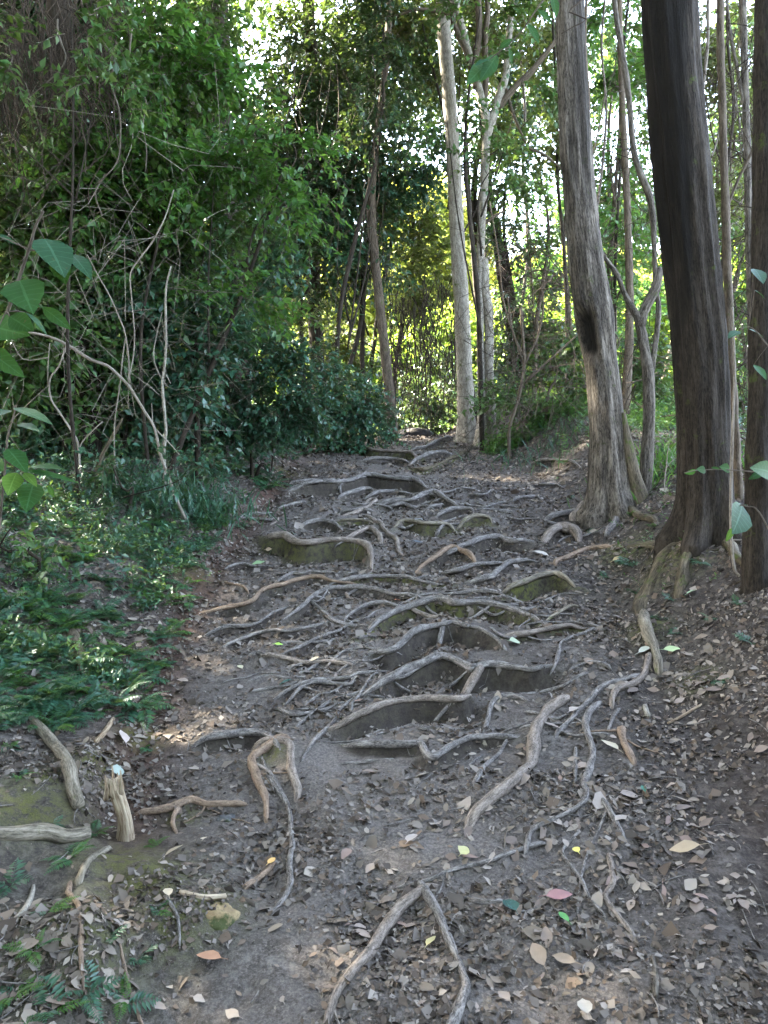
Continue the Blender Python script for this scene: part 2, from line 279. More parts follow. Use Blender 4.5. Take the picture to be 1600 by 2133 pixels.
# trace | width px | riser px | material | label
ROOTS = [l.split('|') for l in '''
5: 800,75 920,80 1000,95 1100,105 1190,110 1250,120|7|15|root_tan|pale tan root along the mossy crest step at the far end of the trail
5: 960,145 1060,145 1140,150 1200,165|8|9|root_grey|dark short root just below the crest of the trail
5: 1230,160 1300,130 1370,115 1420,112|8|9|root_grey|low arched root near the crest left of the pale thin trunks
5: 1180,190 1290,210 1370,180 1430,150 1500,120 1560,60|7|5|bark_mossy|thin mossy root running down from the foot of the pale thin trunks
5: 580,290 700,275 800,275 900,260 980,240 1080,255 1160,265 1230,265 1280,285 1320,290|9|24|root_grey|long root over the black hollow on the upper trail
5: 560,322 680,315 760,300 800,280 830,325|7|5|root_grey|thin hooked root under the left end of the black hollow
5: 820,355 900,330 960,312 1000,320|9|9|root_grey|stubby dark root left of centre on the upper trail
5: 1000,350 1060,330 1130,322 1200,330 1250,340|9|8|root_grey|short straight root in the middle of the upper trail
5: 1060,388 1150,380 1230,375 1290,350 1350,338 1400,365 1440,390 1480,400|10|13|root_grey|humped dark root curling over at its right end on the upper trail
5: 850,460 930,440 990,410 1020,380 990,370 960,400|7|3|root_tan|thin root curled into a hook on the upper trail
5: 620,510 680,490 740,490 790,510 830,535|8|10|root_grey|small arched root above the long thick step root
5: 800,495 880,490 960,490 1030,512|7|9|root_mossy|mossy level root between two arched roots on the upper trail
5: 860,590 930,555 990,530 1030,560 1045,610|11|14|root_tan|tan arched root bent down at its right end above the thick step root
5: 960,470 1010,500 1060,540 1110,590 1140,640 1160,680|11|2|root_tan|pale root slanting down the trail past the end of the thick step root
5: 1110,515 1170,495 1230,500 1290,515 1360,515 1430,510 1470,530|9|20|root_mossy|root holding a tall mossy riser right of the trail centre
5: 405,550 440,570 520,580 580,610 650,620 740,605 850,605 930,620 980,645 995,700 990,725|14|44|root_tan|thickest tan root forming the highest step with a mossy face
5: 430,530 470,500 480,475|5|0|root_tan|tiny forked root tip beside the left end of the thick step root
5: 100,980 200,970 330,945 400,880 500,850 560,820 640,800 700,800 770,830 850,830|9|13|root_orange|scraped orange root winding in from the left trail edge
5: 790,830 900,820 980,805 1080,795 1180,800 1260,820 1380,835|10|12|root_grey|smooth grey root tapering right below the tall mossy step
5: 490,1045 560,1000 620,960 680,910 760,870 850,860 950,860 1050,880 1140,905 1220,910 1280,925|10|15|root_grey|long arched root with an orange scraped left end in mid trail
5: 100,1110 200,1080 300,1075 370,1055 430,1010 500,980|8|8|root_grey|thin root at the left trail edge below the orange root
5: 660,950 720,990 780,1050 850,1075 920,1080 960,1090|8|4|root_grey|root slanting right and down to join the long mid trail root
5: 850,890 880,930 950,950|7|3|root_tan|short pale root hanging under the long arched root
5: 860,1030 920,990 980,960 1060,955 1120,965|9|8|root_grey|short curved root behind the mossy mid trail step
5: 960,1095 1020,1050 1100,1010 1180,980 1260,960 1340,930 1400,930 1450,955 1530,950 6: 500,945 600,955 700,985 800,1010 880,1025|13|24|root_grey|long sinuous root crossing the middle of the trail over a mossy riser
5: 1150,975 1230,940 1340,912 1450,903 6: 500,900 610,905|8|5|root_grey|slender root running straight behind the long sinuous root
5: 210,1160 350,1115 450,1105 520,1110 640,1090 740,1055|8|8|root_grey|low root across the bare dark left part of mid trail
5: 540,1210 620,1185 700,1150 820,1100|8|8|root_grey|straight slanting root above the small bright green leaf
5: 310,1230 370,1220 420,1235|8|4|root_grey|tiny root knob on the bare soil at the left of mid trail
5: 450,1240 540,1255 650,1275 740,1275 810,1285|9|7|root_tan|smooth straight root with a blunt left end in mid trail
5: 940,1225 1000,1205 1080,1215 1140,1195 1190,1150 1230,1120 1320,1085 1400,1075 1450,1060 1540,1090 6: 400,1055 480,1085 560,1110 640,1150 690,1190|13|30|root_grey|thick humped root over the dark hollow in the trail centre
5: 1260,1020 1340,1035 1400,1035 1450,1060|10|4|root_tan|short tan tipped root joining the humped centre root
5: 1400,1085 1380,1150 1350,1220|11|0|root_grey|short root dropping down the face of the centre hollow
5: 1000,1405 1100,1370 1200,1320 1300,1280 1380,1250 1450,1260 1510,1300 1550,1330 6: 480,1325 560,1290 640,1285 740,1300 820,1310 900,1280 950,1260|18|40|root_grey|thickest grey wavy root spanning the trail below the centre hollow
5: 1110,1415 1180,1400 1240,1360 1310,1325|9|6|root_grey|slim root tucked in the hollow under the grey wavy root
5: 500,1450 600,1410 700,1375 800,1360 870,1365 920,1350 1060,1335 1110,1340|11|10|root_grey|long low root reaching left from the mossy patch
5: 540,1480 600,1430 680,1395 780,1385 880,1390 900,1370|8|10|root_grey|thin root just under the long low root at the mossy patch
5: 630,1600 700,1540 780,1490 870,1460 930,1450|9|7|root_grey|root slanting down left from the small teal leaf
5: 900,1520 940,1470 980,1410 1000,1390|8|0|root_grey|short straight root crossing over the mossy step
5: 860,1595 950,1570 1060,1520 1180,1490 1300,1480 1400,1490 1480,1500 1530,1460 1550,1445|14|36|root_tan|tan tipped root along the lip of the deepest step
8: 335,85 370,50 410,0|17|3|root_tan|pale stub joining the wavy root to the deepest step
5: 1000,1490 1100,1480 1170,1490|7|4|root_mossy|small mossy root behind the lip of the deepest step
6: 190,740 280,700 350,650 400,640 450,660 500,705|12|18|root_orange|humped root with scraped orange top at the right of the upper trail
6: 400,645 480,620 560,595 640,590 700,610 820,600|13|16|root_grey|broad grey root below the foot of the hollow trunk
6: 330,770 420,765 480,745 560,735 650,735|10|7|root_grey|low dark root under the orange humped root
6: 480,835 590,825 640,770 690,735 770,720 860,715|11|7|root_grey|s shaped root right of the trail centre
6: 650,870 730,845 800,820 880,790 950,785 1010,810 1070,830|10|26|root_mossy|mossy root over a rounded riser at the right trail edge
6: 890,590 950,550 1010,535 1060,550 1080,575|20|10|root_tan|thick lumpy knee of root below the hollow trunk
6: 970,725 1050,690 1130,660 1210,650|12|2|root_orange|rotten orange piece of wood lying left of the small fern
6: 890,1050 960,1015 1030,970 1090,955|8|8|root_mossy|short mossy root rising to the right edge of mid trail
6: 700,1140 780,1130 860,1110 950,1085 1030,1065 1090,1065|12|10|root_tan|tan root ending at the moss on the right of mid trail
6: 950,1310 970,1230 990,1170 1060,1130 1130,1100|8|2|root_grey|forked root hanging from the right bank to the grey wavy root
6: 230,420 290,400 340,390|7|10|root_grey|short dark root lip in the upper right steps
6: 310,460 380,430 460,425 490,435|8|14|root_grey|dark overhanging root end in the upper right steps
6: 410,520 460,480 520,465 580,475 600,490|9|15|root_mossy|mossy arched root right of the tall mossy riser
6: 500,440 600,435 720,435|6|3|root_grey|faint straight root in the litter of the upper right trail
6: 1470,1270 1450,1340 1390,1400 1310,1440 1270,1480|18|3|root_tan|pale barked root bending down from the mossy root of the big tree
8: 1040,20 960,45 900,80 850,130 790,190 730,245|13|3|root_grey|straight grey root slanting down left from the big tree
8: 770,95 710,140 660,190 630,250 625,320 610,390 560,450 500,510 430,560 360,615|26|3|root_tan|thickest foreground root bowed down the trail like a snake
8: 890,130 850,190 845,260 870,330 860,400 840,460 845,500 900,530 935,580 970,640|15|3|root_grey|winding upright root between the snake root and the right bank
8: 842,505 830,550 760,600 680,640 620,670 600,710|14|12|root_grey|root branching left along a small mossy ledge
8: 590,728 500,760 440,790 340,810 260,840 190,870 100,880|10|7|root_grey|low root running left to the foreground fork
8: 920,600 890,670 850,760 820,850 815,900 805,1000 815,1080|6|0|root_grey|thread thin root trailing down the foreground soil
8: 770,705 740,750 780,810 820,860 850,930|8|0|root_grey|thin looping root crossed by the thread thin root
8: 175,905 130,930 60,990 7: 1590,1080 1540,1170 1470,1260 1400,1340 1370,1410|26|5|root_tan|thick left arm of the forked root at the bottom of the photo
8: 165,895 220,990 270,1090 300,1180 340,1300 320,1380 285,1480|22|10|root_grey|angular right arm of the forked root at the bottom of the photo
8: 570,95 500,90 450,120 435,180 425,230|12|3|root_grey|hook shaped root right of the deepest step
8: -140,285 -70,300 80,310 150,310 175,360 210,370 270,320 340,280 420,265 510,265|16|14|root_grey|kinked root with a sharp bend below the deepest step
8: 180,195 240,175 330,140|8|0|root_grey|broken root end inside the deepest step
8: 390,440 420,390 470,340 500,300|10|2|root_grey|short slanting root left of the snake root
8: 350,390 420,330|7|0|root_grey|stick thin root beside the short slanting root
8: 797,305 795,400 800,500|9|0|root_grey|straight vertical root beside the winding upright root
8: 985,150 950,200 930,270|10|0|root_grey|short root pointing at the cream curled leaf on the right
8: 990,240 990,300 1040,400|17|0|root_orange|stubby reddish root on the right bank
8: 945,820 955,880 920,930 970,1000|13|3|root_tan|small bent root in the right foreground
8: 340,930 380,955 450,965 500,962|12|5|root_grey|short root ending under the blue green leaf
8: 500,735 520,650 600,590|4|0|twig|hair thin pale root arching in the foreground
7: 885,270 960,265 1040,258 1110,265 1150,310|13|18|root_grey|dark root lip at the top of the left foreground root knot
7: 1155,305 1100,340 1050,380 1075,440 1100,490 1110,545|18|4|root_orange|orange barked left leg of the foreground root knot
7: 1150,310 1200,330 1210,400 1240,495|20|4|root_tan|orange tipped right leg of the foreground root knot
7: 1040,390 1110,420 1150,470 1200,560 1215,640 1220,720 1210,800 1215,870 1180,940 1140,980|12|2|root_grey|long wavy root running down from the foreground root knot
7: 1090,365 1120,440 1170,520 1190,550|8|0|root_grey|thin strand inside the foreground root knot
7: 1270,350 1320,280 1390,220 1410,180 1450,130|8|4|root_grey|crooked root between the root knot and the deepest step
7: 1010,905 1080,840 1150,770|12|3|root_orange|broken root with an orange end in the left foreground
7: 640,575 720,560 800,530 860,545 930,540|14|6|root_orange|orange peeled root lying left of the root knot
7: 745,560 720,620 740,680|10|0|root_orange|orange root prong pointing down on the left
7: 465,750 390,830 350,900 330,945|16|0|root_mossy|mossy root leaning below the splintered stump
7: 300,990 340,1080 340,1180 335,1255|13|0|root_orange|orange root descending the mossy bank at lower left
7: 408,1060 470,1150 510,1260 540,1360 590,1470|8|0|root_orange|long thin orange root at the lower left trail edge
7: 680,1020 740,1110 750,1200|7|0|root_grey|thin root on the mossy ledge at lower left
0: 1345,1262 1342,1300 1352,1335 1368,1372 1376,1400|24|0|root_mossy|lichen spotted root dropping from the big dark tree
0: 1450,1115 1418,1165 1375,1202 1345,1240 1340,1275|38|0|bark_mossy|wide mossy buttress root below the big dark tree
0: 1475,1120 1445,1170 1425,1210 1410,1255|24|0|bark_mossy|second mossy root under the big dark tree
0: 1500,1120 1535,1165 1562,1190 1590,1200|22|0|bark_mossy|low root running right from the big dark tree to the edge trunk
0: 1425,1110 1385,1130 1340,1138 1295,1150|20|0|bark_mossy|shaded root running left from the foot of the big dark tree
0: 1310,1060 1335,1080 1370,1090|16|0|bark_mossy|short root leaving the right foot of the hollow trunk
0: 1285,1065 1280,1090 1262,1115|18|0|root_grey|root stepping down from the front of the hollow trunk
0: 1240,1045 1215,1065 1195,1085|26|0|root_tan|pale toe of root at the left foot of the hollow trunk
0: 1130,1085 1180,1070 1220,1060|14|8|root_grey|shaded root creeping out from the hollow trunk
0: 1275,1390 1230,1380 1180,1400|9|3|root_grey|thin root reaching left from the right bank at mid height
0: 600,1010 650,1005 710,1000|6|3|root_grey|faint root in the litter at the upper left edge of the trail
0: 640,1045 610,1050 575,1060|6|3|root_grey|small forked root at the upper left edge of the trail
0: 850,935 900,925 950,905|7|6|root_grey|dark root bridging the crest by the black hole
0: 450,1210 500,1225 520,1240|7|3|root_orange|short orange root tip on the red soil at the left edge
0: 1100,965 1160,960 1215,975|7|4|root_grey|low root in the litter left of the hollow trunk
0: 700,1590 760,1585 830,1580|8|6|root_grey|faint root lip left of the kinked root
'''.strip().split('\n')]

_rg = np.random.default_rng(88); MINOR = 'minor thin root lying half buried between the larger roots of the trail'
for _ in range(78):
    a, b_ = _rg.uniform(520, 1230), _rg.uniform(1000, 1540); l_ = _rg.uniform(40, 110) * (b_ / 1300); th = _rg.normal() * .25 - .12
    k_ = [(a + l_ * t_ * math.cos(th) + _rg.normal() * 2, b_ + l_ * t_ * math.sin(th) * .5 + _rg.normal() * l_ * .04) for t_ in np.linspace(-.5, .5, 5)]
    ROOTS.append(['0: ' + ' '.join('%.1f,%.1f' % q_ for q_ in k_), str(_rg.uniform(3.5, 7)), str(_rg.uniform(1, 7)), 'root_grey', MINOR])
def b_len(q): return np.linalg.norm(np.diff(q[:, :2], axis=0), axis=1).sum()
rows = []
for tr, wpx, spx, mt, lab in ROOTS:
    P = px(tr); wpx = float(wpx) * 1.02; spx = float(spx)
    Y0 = hit(*P[len(P) // 2])[1]; s = min(spx, 32) * Y0 / F * .92; r0 = wpx / 2 * Y0 / F
    pts = np.array([hit(a, b, s * .62 + r0 * .4) for a, b in P])
    n = max(12, int(np.linalg.norm(np.diff(pts, axis=0), axis=1).sum() / .022))
    q = spline(pts, n)
    if len(P) > 3 and mt in ('root_grey', 'root_tan', 'root_orange') and b_len(q) > .22:
        e_ = []
        for end in (0, 1):
            p0 = q[-1] if end else q[0]; d0 = nz(q[-1] - q[-4]) if end else nz(q[0] - q[3]); th = math.atan2(d0[1], d0[0]); L_ = _rg.uniform(.04, .12) * (1 + 10 * r0); k_ = max(3, int(L_ / .022)); x_ = []; p0 = p0.copy()
            dth = _rg.normal() * .05
            for _ in range(k_): th += dth + _rg.normal() * .10; p0 = p0 + np.array([math.cos(th), math.sin(th), 0]) * .022; x_.append(p0)
            e_.append(np.array(x_))
        q = np.vstack([e_[0][::-1], q, e_[1]]); n = len(q)
    rows.append(dict(q=q, r=r0, s=s, mt=mt, lab=lab, n=n))

# ---------------------------------------------------------------- ground sheet
def grow(a, b, step0, k):
    out = [a]
    while out[-1] < b: out.append(out[-1] + step0 + k * abs(out[-1] - a))
    return np.array(out)
gx = np.concatenate([-grow(1.75, 90, .022, .09)[::-1], np.arange(-1.73, 2.35, .0165), grow(2.37, 90, .022, .09)])
ya = [1.35]
while ya[-1] < 14: ya.append(ya[-1] + max(.013, .0042 * ya[-1]))
gy = np.concatenate([-grow(-1.3, 60, .06, .12)[::-1], ya[0:], grow(ya[-1] + .07, 170, .08, .1)])
GX, GY = np.meshgrid(gx, gy)
Hz = hb(GX, GY)
Up = np.zeros_like(Hz); Dn = np.zeros_like(Hz); Mo = np.zeros_like(Hz); BareShade = np.zeros_like(Hz); Bu = np.zeros_like(Hz)
def nearest(q, X, Y):
    """distance, signed dy/d and along parameter to a polyline q (N,2)"""
    best = np.full(X.shape, 1e9); dy = np.zeros(X.shape); u = np.zeros(X.shape)
    for i in range(len(q) - 1):
        a = q[i]; e = q[i + 1] - a; L2 = e @ e + 1e-12
        t = np.clip(((X - a[0]) * e[0] + (Y - a[1]) * e[1]) / L2, 0, 1)
        rx = X - a[0] - t * e[0]; ry = Y - a[1] - t * e[1]; d = np.hypot(rx, ry); m = d < best
        best = np.where(m, d, best); dy = np.where(m, ry, dy); u = np.where(m, (i + t) / (len(q) - 1), u)
    return best, dy, u
for o in rows:
    q = o['q'][:, :2]; q = q[np.linspace(0, len(q) - 1, max(5, len(q) // 3)).astype(int)]
    s, r = o['s'], o['r']; mg = .75 if s > .02 else .12
    ix = np.where((gx > q[:, 0].min() - .3) & (gx < q[:, 0].max() + .3))[0]; iy = np.where((gy > q[:, 1].min() - mg) & (gy < q[:, 1].max() + mg))[0]
    if not len(ix) or not len(iy): continue
    sl_ = np.s_[iy[0]:iy[-1] + 1, ix[0]:ix[-1] + 1]
    d, dy, u = nearest(q, GX[sl_], GY[sl_])
    end = sm(u / .16) * sm((1 - u) / .16)
    sgn = dy / (d + 1e-6); ww = 1 + .35 * vnoise(GX[sl_] * 7, GY[sl_] * 7, 31)
    fs = np.exp(-(np.clip(d - r * .4, 0, 9) / (s * .20 * ww + .008)) ** 2); up = np.maximum(sm((sgn + .15) / .7) * np.exp(-np.clip(d - r, 0, 9) / .30), fs) * (.35 + .65 * end) * s * .62
    dn = sm((-sgn + .05) / .6) * sm((d - r * .35) / (r * .7 + s * .55)) * np.exp(-(np.clip(d - r * .6, 0, 9) * ww / (.05 + s * 1.0)) ** 1.6) * end * s * .85
    Up[sl_] = np.maximum(Up[sl_], up); Dn[sl_] = np.maximum(Dn[sl_], dn)
    Bu[sl_] = np.maximum(Bu[sl_], r * .3 * np.exp(-(d / (r * 1.8)) ** 2))
    if s > .02: BareShade[sl_] = np.maximum(BareShade[sl_], sm((-sgn + .15) / .5) * np.exp(-(d / (.03 + s * 1.1)) ** 4) * end)  # bare soil on riser faces; shade under the root steps painted in with it
    if s > .025:
        Mo[sl_] = np.maximum(Mo[sl_], sm((-sgn + .1) / .5) * np.exp(-(d / (.03 + s * .6)) ** 2) * (.72 + .5 * vnoise(GX[sl_] * 8, GY[sl_] * 8, 66)) * (.95 if 'moss' in o['lab'] or 'moss' in o['mt'] else .12))
Hz += Up - Dn + Bu
near = np.exp(-np.clip(GY - 2, 0, 99) / 9) * sm((6 - np.abs(GX)) / 3)
Hz += near * (.010 * vnoise(GX * 13, GY * 13, 3) + .006 * vnoise(GX * 29, GY * 29, 4) + .018 * vnoise(GX * 5, GY * 5, 8))
Hz += near * np.clip(Dn * 14, 0, 1) * (.022 * vnoise(GX * 24, GY * 24, 41) + .026 * vnoise(GX * 12, GY * 12, 42) + .012 * vnoise(GX * 48, GY * 48, 43))
# mossy mounds
for (a, b, rad, hgt) in ((300, 1880, .20, .05), (250, 1830, .16, .03), (360, 1960, .12, .03), (190, 1600, .13, .03), (380, 1700, .07, .0), (100, 1640, .1, .02), (570, 1580, .07, .02), (300, 1540, .1, .01), (430, 1915, .12, .03), (150, 1980, .2, .06), (1400, 1195, .2, .13), (1350, 1320, .14, .05), (1440, 1190, .14, .06), (1380, 1165, .12, .04), (1450, 1420, .1, .02), (130, 1330, .2, .04), (740, 940, .2, .0), (370, 1180, .2, .02), (600, 985, .25, .0), (1300, 1150, .2, .03), (60, 1700, .2, .03)):
    c = hit(a, b); d2 = ((GX - c[0]) ** 2 + (GY - c[1]) ** 2) / rad ** 2; g = np.exp(-d2)
    Hz += hgt * g; Mo = np.maximum(Mo, g * .9)
def HZ(x, y):
    x = np.asarray(x, float); y = np.asarray(y, float)
    i = np.clip(np.searchsorted(gx, x) - 1, 0, len(gx) - 2); j = np.clip(np.searchsorted(gy, y) - 1, 0, len(gy) - 2)
    fx = np.clip((x - gx[i]) / (gx[i + 1] - gx[i]), 0, 1); fy = np.clip((y - gy[j]) / (gy[j + 1] - gy[j]), 0, 1)
    return (Hz[j, i] * (1 - fx) + Hz[j, i + 1] * fx) * (1 - fy) + (Hz[j + 1, i] * (1 - fx) + Hz[j + 1, i + 1] * fx) * fy
def HN(x, y, e=.02):
    n = np.stack([HZ(x - e, y) - HZ(x + e, y), HZ(x, y - e) - HZ(x, y + e), np.full(np.shape(x), 2 * e)], -1); return nz(n)
# surface masks: R moss, G reddish soil, B worn pale trodden soil
edge_l = np.exp(-((GX - xl(GY) + .02) / .16) ** 2) * sm((GY - 2) / 1) * sm((11 - GY) / 3)
red = np.maximum(edge_l * .9, sm((GX - 1.0) / .5) * sm((3.6 - GY) / 1.4) * .4)
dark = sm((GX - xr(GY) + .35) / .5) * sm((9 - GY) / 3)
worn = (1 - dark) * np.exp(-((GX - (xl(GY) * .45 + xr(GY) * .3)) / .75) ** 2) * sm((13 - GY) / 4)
mask = np.stack([Mo, red, worn, np.ones_like(Mo)], -1); BareShade = np.maximum(BareShade, dark * .6)
idx = np.arange(Hz.size).reshape(Hz.shape)
gf = np.stack([idx[:-1, :-1], idx[:-1, 1:], idx[1:, 1:], idx[1:, :-1]], -1).reshape(-1, 4)
m, t, bs, o_ = newmat('forest_soil'); tc = nd(t, 'ShaderNodeTexCoord').outputs['Object']; mk = nd(t, 'ShaderNodeSeparateColor'); t.links.new(attr(t, 'mask').outputs['Color'], mk.inputs[0])
n1 = noise(t, tc, 2.2, 6, .6, .4); n2 = noise(t, tc, 24, 8, .72); n3 = noise(t, tc, 95, 6, .75); n4 = noise(t, tc, 260, 4, .7)
c = ramp(t, n2, [(.34, (.020, .016, .013)), (.5, (.082, .071, .062)), (.66, (.21, .188, .17))])
c = mix(t, ramp(t, n3, [(.5, (0, 0, 0)), (.68, (.8, .8, .8))]), c, (.23, .195, .165))
c = mix(t, ramp(t, n1, [(.42, (0, 0, 0)), (.6, (.55, .55, .55))]), c, (.042, .033, .028))
wf = mix(t, mk.outputs[2], (0, 0, 0), ramp(t, n1, [(.3, (.2, .2, .2)), (.6, (.85, .85, .85))]))
c = mix(t, wf, c, ramp(t, n3, [(.3, (.055, .046, .040)), (.7, (.30, .262, .235))]))
c = mix(t, mix(t, mk.outputs[1], (0, 0, 0), ramp(t, n2, [(.3, (.3, .3, .3)), (.6, (1, 1, 1))])), c, ramp(t, n3, [(.3, (.045, .022, .015)), (.7, (.12, .06, .04))]))
bare_shade = attr(t, 'bare').outputs['Fac']; c = mix(t, mix(t, bare_shade, (0, 0, 0), (.85, .85, .85)), c, ramp(t, n2, [(.35, (.022, .017, .014)), (.65, (.062, .049, .040))]))  # darker bare soil, including the painted step shade
mossf = mix(t, mk.outputs[0], (0, 0, 0), ramp(t, n2, [(.42, (.05, .05, .05)), (.56, (1, 1, 1))]))
c = mix(t, mossf, c, ramp(t, n4, [(.3, (.03, .036, .010)), (.7, (.15, .15, .035))]))
t.links.new(c, bs.inputs['Base Color']); bs.inputs['Roughness'].default_value = .88; bs.inputs['Specular IOR Level'].default_value = .15
bump(t, bs, mix(t, .5, n3, n4), .9, .012)
tag(obj('forest_ground', mk_mesh('forest_ground', np.stack([GX, GY, Hz], -1).reshape(-1, 3), gf, m, {'mask': ('FLOAT_COLOR', mask.reshape(-1, 4)), 'bare': ('FLOAT', BareShade)})), kind='structure')

# ---------------------------------------------------------------- roots
ROOTPTS = []
for k, o in enumerate(rows):
    q, r0, s, n = o['q'], o['r'], o['s'], o['n']; u = np.linspace(0, 1, n)
    wob = r0 * (.5 * vnoise(u * n / 9, k * 1.7 + u * 0, 77) + .25 * vnoise(u * n / 4, k * 2.7 + u * 0, 78))
    q = q.copy(); q[:, 0] += wob; q[:, 1] += wob
    z = np.maximum(HZ(q[:, 0], q[:, 1] + r0 + .012), HZ(q[:, 0], q[:, 1] + .3 * r0)) 
    z = np.convolve(np.pad(z, 3, 'edge'), np.ones(7) / 7, 'valid')
    rr = r0 * (1.0 + .26 * vnoise(u * n / 9, k + u * 0, 5)) * (1 - .25 * u)
    tl = np.clip(np.minimum(u, 1 - u) / .24, 0, 1) if s > .02 else np.clip(np.minimum(u, 1 - u) / .12, 0, 1)
    rr = rr * (.28 + .72 * np.sqrt(tl)) * 1.08
    z = z + rr * (-.5 if 'mossy' in o['mt'] and r0 > .035 else .35 if s < .02 else .5)
    q[:, 1] -= rr * .35 * (s > .02)
    z = z - (1 - tl) ** 2 * r0 * 1.7 - rr * .35 * np.clip(vnoise(u * n / 16, k * 3.1 + u * 0, 55), 0, 1)
    q[:, 2] = z; ROOTPTS.append((q, rr))
    v, f, tcc = tube(q, rr, 12, .34 if 'mossy' in o['mt'] and r0 > .035 else .2, k)
    if r0 > .012 and s < .02:                                  # wartlike side stubs and a fine side rootlet
        acc = Acc(); acc.add(v, f, tcc); rg = np.random.default_rng(k)
        for _ in range(2 if s < .02 else 0):
            i = int(rg.uniform(.15, .85) * (n - 1)); d = nz(np.array([rg.normal(), rg.normal() * .7 - .5, 0]))
            L = rg.uniform(.08, .22); m_ = 8; tt = np.linspace(0, 1, m_)[:, None]
            p = q[i] + d * tt * L + np.array([rg.normal() * .04, 0, 0]) * tt ** 2
            p[:, 2] = HZ(p[:, 0], p[:, 1]) + .004; p[0] = q[i]
            p[1, 2] = max(p[1, 2], (q[i, 2] + p[2, 2]) / 2)
            acc.add(*tube(p, np.linspace(.30, .1, m_) * r0 + .0008, 5, .1, k))
        v, f, at_ = acc.get()
    else: at_ = {'tc': ('FLOAT_VECTOR', tcc)}
    solo('exposed_root', v, f, M[o['mt']], q[n // 2], o['lab'], 'tree root', 'minor roots of the trail' if o['lab'] == MINOR else 'exposed roots across the trail', at_)
# ---------------------------------------------------------------- foliage builders
DENS = 1.0
def leaf_geo(c, d, nrm, L, W, seed=0, lod=0, curl=.15, ragged=0.0):
    """c base points (N,3), d direction, nrm normal; lod0: folded diamond (2 tris), lod1: 12-vertex blade"""
    d = nz(d); side = nz(np.cross(d, nrm)); up = np.cross(side, d); N = len(c)
    L = np.broadcast_to(L, N)[:, None]; W = np.broadcast_to(W, N)[:, None]
    if lod == 0:
        v = np.stack([c, c + d * L * .42 + side * W * .5 + up * W * .14, c + d * L - up * L * curl, c + d * L * .42 - side * W * .5 + up * W * .14], 1).reshape(-1, 3)
        b = np.arange(N)[:, None] * 4
        return v, np.concatenate([b + [0, 1, 2], b + [0, 2, 3]])
    ss = [.0, .18, .42, .68, .88, 1.0]; ws = [.04, .34, .5, .38, .17, .0]
    vs = []; rgw = np.random.default_rng(len(c) + seed)
    for a, w_ in zip(ss, ws):
        j1, j2 = 1 + ragged * rgw.normal(size=(N, 1)), 1 + ragged * rgw.normal(size=(N, 1)); jz = ragged * .25 * rgw.normal(size=(N, 1)) * W * (a > 0)
        mid = c + d * L * a - up * L * curl * a * a
        mid = mid + up * jz; vs += [mid + side * W * w_ * j1 + up * W * .22 * w_ * j2, mid, mid - side * W * w_ * j2 + up * W * .22 * w_ * j1]
    v = np.stack(vs, 1).reshape(-1, 3); b = np.arange(N)[:, None] * 18; f = []
    for k in range(5):
        a = 3 * k; f += [b + [a, a + 1, a + 4, a + 3], b + [a + 1, a + 2, a + 5, a + 4]]
    return v, np.concatenate(f)
def sprays(org, dr, L, m, leaf, rg, lod=0, asp=.48, droop=.35, twig_r=.0035):
    """twiglets with alternate leaves. returns (leaf v,f),(twig v,f)"""
    N = len(org); dr = nz(dr); L = np.broadcast_to(L, N)
    sd = nz(np.cross(dr, nz(rg.normal(size=(N, 3)) * .5 + [0, 0, 1])))
    u = np.linspace(.12, 1, m)[None, :] + rg.normal(size=(N, m)) * .04
    sag = -(u ** 2) * L[:, None] * .25
    P = org[:, None] + dr[:, None] * (u * L[:, None])[..., None]; P[..., 2] += sag
    sg = np.where(np.arange(m) % 2, 1, -1)[None, :, None]
    d = dr[:, None] * .55 + sd[:, None] * sg * .9 + rg.normal(size=(N, m, 3)) * .32; d[..., 2] -= droop
    nr = np.array([0, 0, 1.]) + rg.normal(size=(N, m, 3)) * .45
    ls = leaf * rg.uniform(.55, 1.25, (N, m))
    lv, lf = leaf_geo(P.reshape(-1, 3), d.reshape(-1, 3), nr.reshape(-1, 3), ls.ravel(), ls.ravel() * asp, lod=lod)
    # twigs: 3-sided, 4 rings
    K = 4; uu = np.linspace(0, 1, K); T = org[:, None] + dr[:, None] * (uu[None] * L[:, None])[..., None]; T[..., 2] -= uu ** 2 * L[:, None] * .25
    b = nz(np.cross(dr, sd)); rr = twig_r * (1 - .7 * uu)
    ring = [sd * math.cos(a) + b * math.sin(a) for a in (0, 2.1, 4.2)]
    tv = np.stack([T + g[:, None] * rr[None, :, None] for g in ring], 2).reshape(-1, 3)
    base = np.arange(N)[:, None] * (K * 3); tf = []
    for k in range(K - 1):
        for j in range(3): tf.append(base + [k * 3 + j, k * 3 + (j + 1) % 3, k * 3 + 3 + (j + 1) % 3, k * 3 + 3 + j])
    return (lv, lf), (tv, np.concatenate(tf))
def blob_pts(c, rad, n, rg, shell=.5):
    """points in an uneven ellipsoid made of smaller lumps"""
    k = max(3, n // 14); d = nz(rg.normal(size=(k, 3))); lump = d * (rg.uniform(.25, 1, (k, 1)) ** .6)
    i = rg.integers(0, k, n); p = lump[i] + rg.normal(size=(n, 3)) * .20
    return c + p * rad, nz(p + [0, 0, .1])
